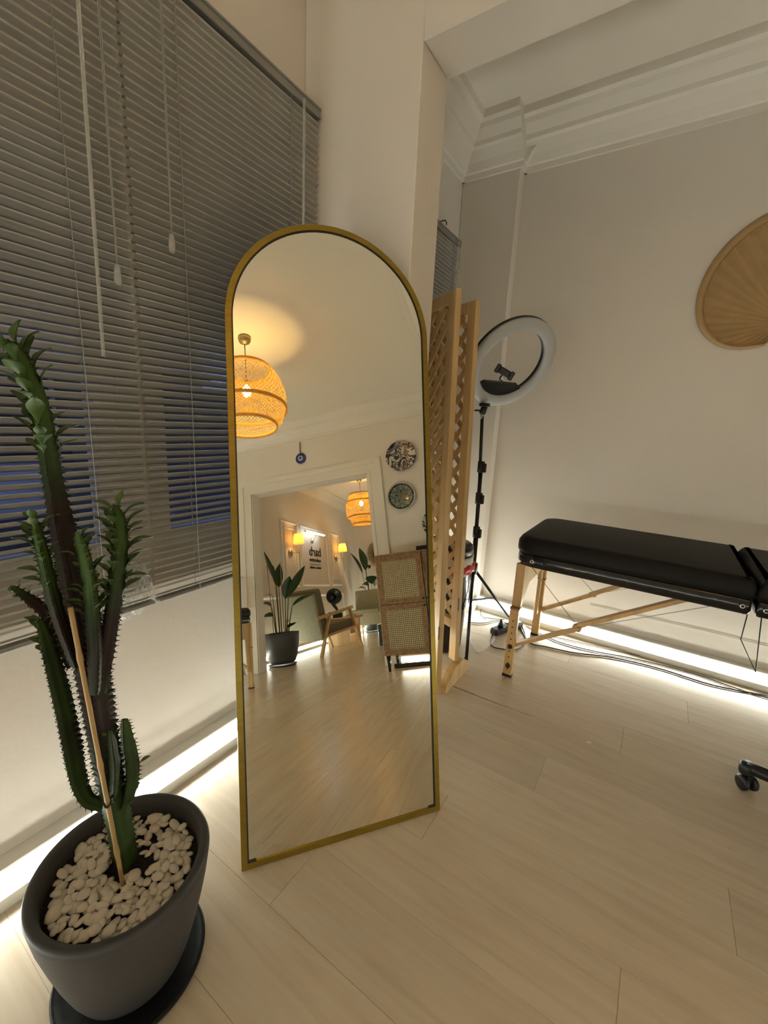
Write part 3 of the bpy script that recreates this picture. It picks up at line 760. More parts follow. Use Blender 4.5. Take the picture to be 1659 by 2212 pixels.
# pebbles: countable white stones on the soil
peb_me = []
from mathutils import noise as NZ
for k in range(7):
    bm = bmesh.new(); bmesh.ops.create_icosphere(bm, subdivisions=2, radius=1)
    for v in bm.verts:
        p = v.co.copy(); d = 1 + .22 * NZ.noise(p * 1.3 + Vector((k * 7.1, 0, 0))) + .08 * NZ.noise(p * 3 + Vector((k * 3.1, 5, 0)))
        v.co = Vector((p.x * 1.0, p.y * (.72 + .06 * (k % 3)), p.z * (.40 + .05 * (k % 2)))) * d
    me = bpy.data.meshes.new('pebble'); bm.to_mesh(me); bm.free(); me.materials.append(PEB); me.polygons.foreach_set('use_smooth', [True] * len(me.polygons)); peb_me.append(me)
placed = []; tries = 0
cbl = Vector((CB.x - PC.x, CB.y - PC.y))
while len(placed) < 225 and tries < 30000:
    tries += 1; r = .132 * sqrt(random.random()); a_ = random.uniform(0, 2 * pi); p = Vector((r * cos(a_), r * sin(a_))); s_ = random.uniform(.0088, .0165)
    if (p - cbl).length < .030 + s_ * .6: continue
    if r + s_ * .8 > .137: continue
    g_ = p - cbl - Vector((.035, .022))
    if g_.length < .026: continue
    ov = [q for q in placed if (q[0] - p).length < (q[1] + s_) * .62]
    if len(placed) < 105 and ov: continue
    if any((q[0] - p).length < (q[1] + s_) * .40 for q in placed): continue
    lev = 0 if not ov else 1
    placed.append((p, s_)); z = SZ + s_ * .30 + (0.0085 if lev else 0)
    M = Matrix.Translation((PC.x + p.x, PC.y + p.y, z)) @ Euler((random.uniform(-.5, .5), random.uniform(-.5, .5), random.uniform(0, 6.28))).to_matrix().to_4x4() @ Matrix.Scale(s_, 4)
    tag(link('pebble', random.choice(peb_me), None, M), 'smooth white pebble on the soil around the cactus in the charcoal pot', 'pebble', 'white pebbles in the cactus pot')

# ================================================================== LATTICE SCREEN
scr = thing('folding_screen', (-.70, 1.77, 0), 'folded pine lattice screen standing behind the pier', 'screen')
def lattice_panel(rb, rt, d, width, thick=.026, z0=.035):
    """rb / rt: right end bottom/top; d: horizontal direction of the panel going away"""
    rb = Vector(rb); rt = Vector(rt); d = Vector((*d, 0)).normalized(); up = (rt - rb); H_ = up.length; up.normalize()
    d = (d - up * d.dot(up)).normalized(); nn = d.cross(up).normalized()
    M = Matrix((d, nn, up)).transposed().to_4x4(); M.translation = rb
    p = link('lattice_panel', None, scr, WM[scr].inverted() @ M); WM[p] = M
    fw = .046
    for (x0, x1, zz0, zz1) in ((0, fw, 0, H_), (width - fw, width, 0, H_)): bx(MB(), (x0, -thick / 2, zz0), (x1, thick / 2, zz1), .002).build('stile', PINE, p, world=False)
    zb = .16
    for zz0, zz1 in ((H_ - fw, H_), (zb, zb + fw)): bx(MB(), (fw, -thick / 2, zz0), (width - fw, thick / 2, zz1), .002).build('rail', PINE, p, world=False)
    X0, X1, Z0, Z1 = fw, width - fw, zb + fw, H_ - fw; step = .0815; me_c = {}
    for fam in (1, -1):
        c = -((X1 - X0) + (Z1 - Z0)); 
        k0 = int((Z0 - X1) / step) - 1; k1 = int((Z1 + X1) / step) + 2
        for k in range(k0, k1):
            cc = k * step + (.02 if fam < 0 else 0)
            # line z = cc + fam*x
            xs = [X0, X1]
            for zz in (Z0, Z1): xs.append((zz - cc) * fam)
            xs = sorted(x for x in xs if X0 - 1e-6 <= x <= X1 + 1e-6 and Z0 - 1e-6 <= cc + fam * x <= Z1 + 1e-6)
            if len(xs) < 2 or xs[-1] - xs[0] < .03: continue
            a_, b_ = xs[0], xs[-1]; y = .0035 * fam
            L_ = (b_ - a_) * sqrt(2) - .004; key = (round(L_, 3), fam)
            if key not in me_c:
                m = MB().box((0, 0, 0), (L_, .006, .024), Matrix.Rotation(-fam * pi / 4, 3, 'Y')).mesh('slat'); m.materials.append(PINE2); me_c[key] = m
            link('slat', me_c[key], p, Matrix.Translation(((a_ + b_) / 2, y, cc + fam * (a_ + b_) / 2)))
    for hz in (.30,): MB().tube([(-.004, -thick / 2 - .002, hz - .03), (-.004, -thick / 2 - .002, hz + .03)], .004, 6).build('hinge', STEELW, p, world=False)
    return p
b1 = hit(952, 1440, 1, 1.60); b1.z = .02; b1.x = -.690
t1 = hit(992, 622, 1, 1.575)
lattice_panel((b1.x, 1.600, .02), t1, (-.825, .565), .40)
b2 = Vector((-.690, 1.79, .09)); t2 = hit(1034, 648, 1, 1.765)
lattice_panel(b2, t2, (-.925, .38), .40)
# foot block under the second leaf
ft = MB(); ft.prism([(-.705, 1.635, 0), (-.705, 1.90, 0), (-.705, 1.90, .045), (-.705, 1.83, .09), (-.705, 1.73, .09), (-.705, 1.635, .035)], (0, 0, 0), (.035, 0, 0))
ft.build('foot', PINE, scr)
bx(MB(), (-.742, 1.645, 0), (-.707, 1.66, .04)).build('foot_block', PINE, scr)

# ================================================================== RING LIGHT ON STAND
TC = Vector((-.80, 2.20, 0))
rl = thing('ring_light', TC, 'white ring light with phone clip on black tripod stand', 'ring light')
top = hit(1042, 892, 1, 2.20)
MB().tube([(TC.x, TC.y, .22), (TC.x - .003, TC.y, .62)], .0135, 12).build('pole', BLACKM, rl)
MB().tube([(TC.x - .003, TC.y, .55), (TC.x - .012, TC.y, .98)], .011, 12).build('pole', BLACKM, rl)
MB().tube([(TC.x - .012, TC.y, .9), top], .0088, 12).build('pole', BLACKM, rl)
MB().tube([top - Vector((0, 0, .03)), top + Vector((0, 0, .008))], .0095, 10).build('pole_collar', CHROME, rl)
for z in (.64, .83, 1.0):
    x = TC.x - .003 - (z - .6) * .024; cl = MB(); cl.tube([(x, TC.y, z - .03), (x, TC.y, z + .03)], .0185, 12); bx(cl, (x + .012, TC.y - .022, z - .028), (x + .034, TC.y - .004, z + .022), .004); cl.build('clamp', BLACKP, rl)
cl = MB(); cl.tube([(TC.x, TC.y, .40), (TC.x, TC.y, .46)], .022, 12).build('hub', BLACKP, rl)
for (fx, fy) in ((-.690, 1.925), (-.640, 2.560), (-1.10, 2.36)):
    f = Vector((fx, fy, .012)); a = Vector((TC.x, TC.y, .43)); lg = MB().tube([a + (f - a).normalized() * .015, f], .0085, 10).build('leg', BLACKM, rl)
    MB().tube([f - (f - a).normalized() * .03, f + Vector((0, 0, -.004))], .011, 10).build('rubber_foot', BLACKP, lg)
    m = a.lerp(f, .52); MB().bar(Vector((TC.x, TC.y, .235)), m, .004, .012).build('brace', BLACKM, rl)
RCn = on_plane(1104, 787, (TC.x, TC.y, 1.5), Vector((0, 1, 0)))
cdir = (CAM - RCn).normalized(); rgt2 = (RGT - cdir * RGT.dot(cdir)).normalized(); dn2 = (DWN - cdir * DWN.dot(cdir)).normalized()
lr = (rgt2 * .68 + dn2 * .73).normalized(); RN = (cdir * cos(radians(44)) + lr * sin(radians(44))).normalized()
RX = RN.orthogonal().normalized(); RYv = RN.cross(RX)
RM = Matrix((RX, RYv, RN)).transposed()
RR, RT = .234, .060
prof = []
for k in range(13):
    t = pi * k / 12; prof.append((RR - RT / 2 + RT / 2 * cos(t), .010 + .014 * sin(t)))
MB().ring([(RR, -.004)] + prof + [(RR - RT, -.004)], RCn, 72, RM).build('diffuser', DIFF, rl)
MB().ring([(RR + .001, -.004), (RR + .001, -.020), (RR - RT - .001, -.020), (RR - RT - .001, -.004)], RCn, 72, RM).build('housing', BLACKP, rl)
att = top + Vector((.01, -.004, .045)); dv = (att - RCn); dv = (dv - RN * dv.dot(RN)).normalized(); sv = RN.cross(dv).normalized()
m = MB(); m.tube([top - Vector((0, 0, .004)), att + Vector((0, 0, -.012))], .017, 12); m.tube([top + Vector((-.012, 0, .012)), top + Vector((-.042, -.004, .012))], .005, 8); m.box(att + Vector((0, 0, -.004)), (.05, .034, .018), None, .003); m.build('mount', BLACKP, rl)
# crescent control box filling the inner bottom of the ring, gooseneck and phone clip
ri = RR - RT; pts = []
dv = Vector((0, 0, -1)); dv = (dv - RN * dv.dot(RN)).normalized(); sv = RN.cross(dv).normalized()
for k in range(15):
    t = radians(-46 + 92 * k / 14); pts.append(RCn + dv * ri * cos(t) + sv * ri * sin(t))
e0 = RCn + dv * (ri * .60) + sv * ri * .58; e1 = RCn + dv * (ri * .60) - sv * ri * .58
MB().prism(pts + [e0, e1], RN * -.018, RN * .004).build('control_box', BLACKP, rl)
g0 = RCn + dv * ri * .62; g3 = on_plane(1090, 804, RCn + cdir * .05, cdir)
for s_ in (1,):
    MB().tube(smooth_path([g0, g0 - dv * .012 + cdir * .02, g3 + dv * .035 - rgt2 * .008, g3], 5), .0042, 8).build('gooseneck', BLACKP, rl)
# clip follows the picture's slant: a dumb-bell shaped clamp
ca = (rgt2 * .86 + dn2 * .5).normalized(); cb_ = cdir.cross(ca).normalized()
CMx = Matrix((ca, cb_, cdir)).transposed()
cp = MB(); cp.box(g3, (.060, .034, .022), CMx, .006); cp.box(g3 - ca * .038, (.022, .044, .022), CMx, .004); cp.box(g3 + ca * .038, (.022, .044, .022), CMx, .004); cp.build('phone_clip', BLACKP, rl)

# ================================================================== BIN
BC = Vector((-.905, 2.05, 0))
bn = thing('waste_bin', BC, 'black waste bin with red tied liner behind the lattice screen', 'bin')
MB().lathe([(0, .004), (.115, .004), (.120, .012), (.142, .50), (.143, .505), (.137, .505), (.116, .03), (0, .03)], BC, 40).build('bucket', VINYLS, bn)
MB().lathe([(.1415, .44), (.1455, .49), (.1465, .535), (.139, .54), (.133, .50)], BC, 28).build('liner', BAG, bn)
rb = MB(); V = []; F = []
for k in range(41):
    a = -1.6 + k * .08
    for q, (dr, z) in enumerate(((.1455, .450), (.153, .458), (.157, .472), (.154, .490), (.146, .500))):
        rr = dr + .0045 * sin(k * 2.1 + q) + .003 * sin(k * 5.3 + q * 2); V.append(BC + Vector((rr * cos(a), rr * sin(a), z + .005 * sin(k * 1.3 + q))))
for k in range(40):
    for q in range(4): F.append((k * 5 + q, k * 5 + q + 1, k * 5 + q + 6, k * 5 + q + 5))
rb.add(V, F, True)
rb.build('red_tie', REDB, bn)
MB().lathe([(0, .60), (.128, .596), (.141, .585), (.143, .55), (.136, .55), (.0, .57)], BC, 40).build('lid', BLACKP, bn)

# ================================================================== MASSAGE TABLE
def massage_table(root_M, label):
    """local: x along length from the near end, y across (0 = near side), z up"""
    t = link('massage_table', None, None, root_M); tag(t, label, 'massage table', 'black folding massage tables'); WM[t] = root_M
    LN, WD, ZB, ZT = 0.875, .60, .582, .722
    def outline(x0, x1, r0, r1, ins=0.0):
        P = []
        for (cx, cy, r, a0) in ((x1 - r1, r1, r1, -90), (x1 - r1, WD - r1, r1, 0), (x0 + r0, WD - r0, r0, 90), (x0 + r0, r0, r0, 180)):
            for k in range(9):
                a = radians(a0 + 90 * k / 8); P.append((cx + (r - ins) * cos(a), cy + (r - ins) * sin(a)))
        return P
    def pad(x0, x1, r0, r1, zz, m, name, ins_list):
        V = []; F = []; n = 36
        for ins, z in ins_list:
            V += [(p[0], p[1], z) for p in outline(x0, x1, r0, r1, ins)]
        k = len(ins_list)
        for i in range(k - 1):
            for j in range(n): j2 = (j + 1) % n; F.append((i * n + j, i * n + j2, (i + 1) * n + j2, (i + 1) * n + j))
        F.append(tuple(range(n))[::-1]); F.append(tuple(range((k - 1) * n, k * n)))
        MB().add(V, F, True).build(name, m, t, world=False)
    for (x0, x1, r0, r1, flip) in ((0, LN, .10, .016, 1), (LN + .006, 2 * LN + .006, .016, .10, -1)):
        pad(x0, x1, r0, r1, 0, VINYLS, 'side_apron', [(.022, ZB), (.008, ZB + .004), (.002, ZB + .02), (.004, ZB + .055), (.012, ZB + .066)])
        pad(x0, x1, r0, r1, 0, VINYL, 'cushion', [(.012, ZB + .060), (-.002, ZB + .068), (-.003, ZB + .085), (-.002, ZB + .112), (.010, ZB + .131), (.022, ZT), (.034, ZT + .003)])
        xe = x0 if flip > 0 else x1
        def X(v): return xe + flip * v
        for yy, sgn in ((.045, 1), (WD - .045, -1)):
            lx = X(.035)
            lg = bx(MB(), (lx - .021, yy - .011, .36), (lx + .021, yy + .011, ZB)).build('leg', BEECH, t, world=False)
            bx(MB(), (lx - .021, yy - .013 - .022 * (sgn > 0) + .0, .012), (lx + .021, yy + .013 - .022 * (sgn > 0), .365), .002).build('leg_extension', BEECH, lg, world=False)
            yo = yy - (.036 if sgn > 0 else -.014)
            for i in range(9): MB().tube([(lx, yo - .0006, .30 - i * .032), (lx, yo + .002, .30 - i * .032)], .0036, 8).build('bolt_hole', CANEBK, lg, world=False)
            for zz in (.165, .062): MB().lathe([(0, .010), (.009, .009), (.012, .002), (.012, 0), (0, 0)], (lx, yo, zz), 12, Matrix.Rotation(pi / 2, 3, 'X')).build('leg_knob', BLACKM, lg, world=False)
            bx(MB(), (lx - .022, yy - .014 - .022 * (sgn > 0), 0), (lx + .022, yy + .014 - .022 * (sgn > 0), .014)).build('rubber_foot', BLACKP, lg, world=False)
            bx(MB(), (lx - .023, yy - .036 if sgn > 0 else yy - .014, .357), (lx + .023, yy + .014, .366)).build('leg_band', CANEW, lg, world=False)
            A = Vector((X(.045), yy, .165)); B = Vector((X(.70), yy, ZB)); J = A.lerp(B, .42)
            MB().bar(A, J, .016, .032, (0, 1, 0)).build('strut', BEECH, t, world=False)
            MB().bar(J - (B - A).normalized() * .03 + Vector((0, .014 * sgn, .01)), B + Vector((0, .014 * sgn, .01)), .016, .036, (0, 1, 0)).build('strut', BEECH, t, world=False)
            MB().tube([J + Vector((0, -.02 * sgn, 0)), J + Vector((0, .03 * sgn, 0))], .012, 10).build('strut_joint', BEECH, t, world=False)
            MB().tube([Vector((X(.06), yy + .03 * sgn, ZB)), J], .0016, 5).build('tension_wire', STEELW, t, world=False)
            MB().tube([Vector((X(.80), yy + .04 * sgn, ZB)), J], .0012, 5).build('tension_wire', STEELW, t, world=False)
        # plywood end panel with an arch cut out
        yA, yB = .056, WD - .056; zT, zS = ZB, .36
        poly = [(yA, zS), (yA, zT), (yB, zT), (yB, zS), (yB - .03, .13), (yB - .075, .13)]
        poly = [(yA, .30), (yA, zT), (yB, zT), (yB, .15), (yB - .035, .15), (yB - .055, .44), (yA + .16, .44)]
        MB().prism([(X(.030), p[0], p[1]) for p in poly], (0, 0, 0), (flip * .012, 0, 0)).build('end_panel', PINE, t, world=False)
        for gx in (.09, LN - .03):
            for yy, s_ in ((-.0005, -1), (WD + .0005, 1)):
                MB().ring([(.0085, .003), (.005, .003), (.005, 0), (.0085, 0)], (X(gx), yy, ZB + .035), 16, Matrix.Rotation(pi / 2, 3, 'X')).build('grommet', CHROME, t, world=False)
    return t
massage_table(Matrix.Translation((-.522, 1.945, 0)), 'black massage table on wooden legs under the palm fan')
# the second one stands beside the doorway, seen at the left edge of the mirror
M2 = Matrix.Translation((1.105, -.935, 0)) @ Matrix.Rotation(-pi / 2, 4, 'Z')
massage_table(M2, 'black massage table beside the doorway, seen at the mirror edge')
# loose black cord hanging from the table fold
pts = [hit(*p, 1, 2.22) for p in ((1616, 1322), (1600, 1381), (1632, 1452), (1646, 1325))]
centred('hanging_cord', MB().tube(pts, .0022, 6), CABLE, 'black cord hanging in a loop from the table fold', 'cord')

# ================================================================== WALL FAN
fc = Vector((.365, BY, 1.735))
fan = thing('palm_fan', (fc.x, BY - .006, fc.z - .1), 'large pleated palm-leaf fan hanging on the back wall', 'fan')
def fan_r(a):   # a: angle from straight up
    a = abs(a)
    K = [(0, .500), (.2, .496), (.4, .483), (.6, .462), (.8, .435), (1.0, .405), (1.2, .376), (1.4, .346), (1.6, .312), (1.85, .262), (2.1, .205), (2.35, .145), (2.62, .105)]
    for (a0, r0), (a1, r1) in zip(K, K[1:]):
        if a <= a1: return r0 + (r1 - r0) * (a - a0) / (a1 - a0)
    return K[-1][1]
npl = 76; amax = 2.6; V = []; F = []
for i in range(npl + 1):
    a = -amax + 2 * amax * i / npl; R_ = fan_r(a)
    for j, u in enumerate((.03, .3, .6, .93)):
        V.append(fc + Vector((sin(a) * R_ * u, -.012 - (.013 * u if i % 2 else 0) - .006 * (1 - u), cos(a) * R_ * u)))
for i in range(npl):
    for j in range(3): F.append((i * 4 + j, i * 4 + j + 1, (i + 1) * 4 + j + 1, (i + 1) * 4 + j))
nv = len(V); V += [v + Vector((0, .004, 0)) for v in V]; F += [tuple(nv + k for k in f[::-1]) for f in F[:]]
MB().add(V, F).build('pleated_leaf', STRAW, fan)
V = []; F = []; nn = 72
for i in range(nn + 1):
    a = -amax + 2 * amax * i / nn; R_ = fan_r(a)
    for u, y in ((.905, -.018), (.92, -.028), (.965, -.029), (1.0, -.016), (1.0, -.006), (.905, -.006)): V.append(fc + Vector((sin(a) * R_ * u, y, cos(a) * R_ * u)))
for i in range(nn):
    for j in range(6): F.append((i * 6 + j, i * 6 + (j + 1) % 6, (i + 1) * 6 + (j + 1) % 6, (i + 1) * 6 + j))
MB().add(V, F, True).build('rim_band', STRAW, fan)
for u in (.915, .998):
    MB().tube([fc + Vector((sin(a) * fan_r(a) * u, -.028 if u < .95 else -.014, cos(a) * fan_r(a) * u)) for a in [-amax + 2 * amax * i / nn for i in range(nn + 1)]], .0024, 5).build('stitching', STRAWD, fan)
MB().tube([fc + Vector((0, -.016, .02)), fc + Vector((.07, -.016, -.30))], [.014, .010], 10).build('handle', STRAWD, fan)

# ================================================================== ROLLING STOOL (caster at the right edge)
sc_ = Vector((.70, 1.715, 0))
stl = thing('rolling_stool', sc_, 'black rolling stool on casters at the right edge', 'stool')
a0 = atan2(1.815 - sc_.y, .41 - sc_.x)
hubm = MB(); hubm.lathe([(0, .075), (.04, .075), (.045, .09), (.035, .13), (.022, .14), (0, .14)], sc_, 24).build('hub', BLACKP, stl)
for k in range(5):
    a = a0 + 2 * pi * k / 5; d = Vector((cos(a), sin(a), 0)); s_ = Vector((-sin(a), cos(a), 0))
    e = sc_ + d * .30
    am = MB(); P = smooth_path([sc_ + Vector((0, 0, .105)) + d * .03, sc_ + d * .15 + Vector((0, 0, .098)), e + Vector((0, 0, .078))], 4)
    am.tube(P, [.022] * (len(P) - 1) + [.020], 10); am.lathe([(0, .052), (.021, .052), (.024, .062), (.024, .086), (.018, .094), (0, .095)], e, 18)
    ao = am.build('base_arm', BLACKP, stl)
    w_ = a + .9; ax = Vector((cos(w_), sin(w_), 0)); fo = Vector((-sin(w_), cos(w_), 0)); wc = e + fo * .012 + Vector((0, 0, .026))
    for sg in (-1, 1):
        Mx = Matrix((fo, Vector((0, 0, 1)), ax)).transposed()
        MB().lathe([(0, -.010), (.020, -.010), (.026, -.004), (.026, .006), (.02, .010), (0, .010)], wc + ax * sg * .017, 22, Mx).build('caster_wheel', BLACKP, ao)
    cv = MB(); cv.tube([e + Vector((0, 0, .055)), wc + Vector((0, 0, .012))], .009, 8); cv.box(wc + Vector((0, 0, .016)), (.02, .02, .03), Matrix.Rotation(w_, 3, 'Z'), .004); cv.build('caster_fork', BLACKP, ao)
MB().tube([sc_ + Vector((0, 0, .13)), sc_ + Vector((0, 0, .44))], .018, 14).build('column', CHROME, stl)
MB().lathe([(0, .43), (.14, .43), (.165, .445), (.172, .47), (.165, .495), (.14, .505), (0, .51)], sc_, 40).build('seat', VINYL, stl)

# ================================================================== POWER STRIP + CABLES
def pstrip(loc, rz, label, n=2):
    p = thing('power_strip', loc, label, 'power strip', rz)
    L_ = .078 * n / 2 + .045
    MB().box((0, 0, .02), (2 * L_, .055, .04), None, .009).build('body', BLACKP, p, world=False)
    for k in range(n):
        x = -L_ + .05 + k * .075
        MB().lathe([(.021, .0405), (.019, .0405), (.017, .036), (0, .036)], (x, 0, 0), 18).build('socket', VINYL, p, world=False)
    return p
ps = pstrip((-.640, 2.440, 0), radians(66), 'black power strip on the floor under the massage table')
pl = MB(); q = Vector((-.664, 2.388, .04)); pl.lathe([(.017, 0), (.017, .02), (.010, .032), (.006, .045), (0, .045)], q, 14); 
plo = centred('wall_plug', pl, BLACKP, 'black plug pushed into the power strip', 'plug')
def floor_pts(L_, z=.005): return [hit(x, y, 2, z) for x, y in L_]
def cable(px, r, m, label, z=.005, extra=None):
    P = floor_pts(px, max(z, r)); P = smooth_path(P, 6)
    if extra: P = extra + P
    centred('cable', MB().tube(P, r, 6), m, label, 'cable', 'cables on the floor')
cable([(1071, 1365), (1060, 1378), (1062, 1395), (1085, 1402), (1115, 1403), (1133, 1388), (1132, 1362), (1118, 1340), (1098, 1322)], .0035, CABLE, 'black cable looping round the power strip')
cable([(1124, 1356), (1144, 1388), (1180, 1397), (1240, 1410), (1320, 1420), (1420, 1443), (1540, 1480), (1659, 1503)], .004, CABLE, 'thick black cable running along the skirting under the table')
cable([(1136, 1352), (1200, 1384), (1280, 1406), (1380, 1425), (1500, 1456), (1600, 1490), (1700, 1520)], .0032, CABLE, 'second dark cable beside the thick skirting cable')
cable([(1180, 1372), (1300, 1398), (1420, 1424), (1540, 1452), (1659, 1492)], .0026, CABLEW, 'thin grey cable nearest the glowing skirting')
cable([(1010, 1344), (1040, 1346), (1075, 1341), (1100, 1348)], .0035, CABLEW, 'short pale cable behind the tripod leg')
cable([(1012, 1370), (1022, 1395), (1030, 1410), (1045, 1405), (1066, 1385), (1068, 1372)], .0028, CABLEW, 'pale cable hanging from the tripod to the floor')
cable([(1038, 1312), (1040, 1330), (1060, 1336), (1090, 1338)], .0026, CABLE, 'thin black cable in the alcove corner')
pts = [hit(x, y, 1, BY - .004) for x, y in ((1275, 1306), (1400, 1335), (1530, 1364), (1659, 1396))]
centred('wall_cable', MB().tube(pts, .0016, 5), CABLEW, 'thin wire running level along the wall under the table', 'cable')
q = hit(1271, 1604, 2, 0)
m = MB(); m.add([(q.x - .010, q.y - .004, .0006), (q.x + .008, q.y - .006, .0006), (q.x + .011, q.y + .003, .006), (q.x - .004, q.y + .006, .002)], [(0, 1, 2, 3)]); m.add([v + Vector((0, 0, .0006)) for v in m.v[:]], [(3, 2, 1, 0)])
centred('paper_scrap', m, PAPER, 'tiny pale paper scrap lying on the floor', 'scrap')

# ================================================================== PENDANT LAMPS
def pendant(c, prof, bands, label, watts, nst=46, twist=1.3, cap_r=.05):
    lp = thing('pendant_lamp', (c[0], c[1], prof[-1][1]), label, 'lamp')
    cx, cy = c; top = prof[0][1]
    mb = MB()
    # smooth profile sampling
    Pp = smooth_path([Vector((r, z, 0)) for r, z in prof], 6); n = len(Pp)
    for fam in (1, -1):
        for k in range(nst):
            a0 = 2 * pi * k / nst; V = []; F = []
            for i, p in enumerate(Pp):
                t = i / (n - 1); a = a0 + fam * twist * t; wd = .0085
                rr = p.x + .0016 * (1 if (i + k) % 2 else -1) * fam
                da = wd / 2 / max(p.x, .05)
                V += [(cx + rr * cos(a - da), cy + rr * sin(a - da), p.y), (cx + rr * cos(a + da), cy + rr * sin(a + da), p.y)]
            for i in range(n - 1): F.append((2 * i, 2 * i + 1, 2 * i + 3, 2 * i + 2))
            mb.add(V, F)
    o = mb.build('woven_shade', BAMBOO, lp); o['kind'] = 'stuff'
    for r, z, t in bands:
        MB().ring([(r + t, z - .012), (r + t, z + .012), (r - t, z + .012), (r - t, z - .012)], (cx, cy, 0), 56).build('rim_band', BAMBOO, lp)
    MB().lathe([(0, ZC), (cap_r, ZC), (cap_r, ZC - .02), (cap_r * .85, ZC - .045), (.012, ZC - .065), (0, ZC - .065)], (cx, cy, 0), 28).build('ceiling_rose', BRASS, lp)
    zb = top - .08
    MB().tube([(cx, cy, ZC - .05), (cx, cy, zb)], .0032, 6).build('cord', CABLE, lp)
    MB().lathe([(0, zb), (.016, zb), (.02, zb - .05), (0, zb - .05)], (cx, cy, 0), 14).build('bulb_holder', BRASS, lp)
    bm_ = mat('bulb_glow', (1, .9, .7), .4, emit=((1.0, .66, .28), 42.0))
    MB().lathe([(.012, zb - .05), (.022, zb - .08), (.03, zb - .11), (.026, zb - .135), (.010, zb - .15), (0, zb - .152)], (cx, cy, 0), 18).build('bulb', bm_, lp)
    for i in range(3):
        a = 2 * pi * i / 3; MB().tube([(cx + .015 * cos(a), cy + .015 * sin(a), zb - .01), (cx + prof[0][0] * cos(a), cy + prof[0][0] * sin(a), top)], .002, 5).build('spoke', BRASS, lp)
    ld = bpy.data.lights.new('bulb_light', 'POINT'); ld.energy = watts; ld.color = (1.0, .68, .24); ld.shadow_soft_size = .035
    lo = bpy.data.objects.new('bulb_light', ld); COL.objects.link(lo); lo.parent = lp; lo.matrix_local = WM[lp].inverted() @ Matrix.Translation((cx, cy, zb - .10))
    return lp
pendant((.78, -.325), [(0.19, 2.555), (0.227, 2.521), (0.264, 2.458), (0.294, 2.368), (0.301, 2.286), (0.294, 2.23), (0.278, 2.215), (0.274, 2.166), (0.252, 2.114), (0.217, 2.08)],
        [(0.19, 2.555, 0.005), (0.298, 2.226, 0.006), (0.218, 2.082, 0.006)], 'round woven bamboo pendant lamp lit under the studio ceiling', PEND_W, 66, 1.9)
pendant((5.20, -.90), [(.10, 2.565), (.205, 2.545), (.232, 2.50), (.235, 2.42), (.275, 2.405), (.288, 2.35), (.285, 2.19), (.265, 2.14), (.222, 2.125), (.215, 2.06), (.195, 2.005)],
        [(.205, 2.548, .005), (.262, 2.412, .005), (.268, 2.135, .005), (.196, 2.008, .005)], 'tiered woven bamboo pendant lamp lit in the far lounge', PEND2_W, 60, 1.5)

# ================================================================== DOOR-WALL DECOR
def plate(y, z, r, m, label):
    p = thing('wall_plate', (DOORX - .004, y, z), label, 'plate', group='ceramic plates on the door wall')
    Rx = Matrix.Rotation(-pi / 2, 3, 'Y')
    me = MB().lathe([(0, .012), (r * .55, .012), (r * .66, .018), (r * .93, .030), (r, .034), (r, .030), (r * .66, .008), (r * .55, .003), (0, .003)], (0, 0, 0), 56, Rx)
    me.build('dish', m, p, world=False); return p
PL1 = plate_material('plate_floral', 5.3, False); PL2 = plate_material('plate_rosette', 1.0, True)
plate(.495, 2.185, .172, PL1, 'large ceramic plate with red and black flowers')
plate(.448, 1.735, .158, PL2, 'round ceramic plate with dark scalloped rim and rosette')
plate(.79, 1.39, .15, plate_material('plate_plain', 6.0, False), 'third ceramic plate cut by the mirror frame edge')
ey = thing('evil_eye', (DOORX - .006, -.715, 2.32), 'blue evil eye bead hanging on twine above the doorway', 'ornament')
Rx = Matrix.Rotation(-pi / 2, 3, 'Y'); ec = (DOORX - .005, -.715, 2.395)
MB().lathe([(0, .014), (.05, .013), (.064, .009), (.067, .004), (.064, 0), (0, 0)], ec, 40, Rx).build('disc', BLUE, ey)
MB().lathe([(0, .017), (.030, .016), (.031, .012), (0, .012)], ec, 32, Rx).build('white_ring', PALEB, ey)
MB().lathe([(0, .020), (.0165, .019), (.017, .015), (0, .015)], ec, 24, Rx).build('pupil', BLUE, ey)
MB().lathe([(0, -.009), (.009, 0), (0, .009)], (DOORX - .012, -.715, 2.478), 12).build('bead', BLUE, ey)
MB().tube([(DOORX - .011, -.715, 2.46), (DOORX - .009, -.717, 2.52), (DOORX - .007, -.714, 2.60)], .006, 7).build('twine', TWINE, ey)

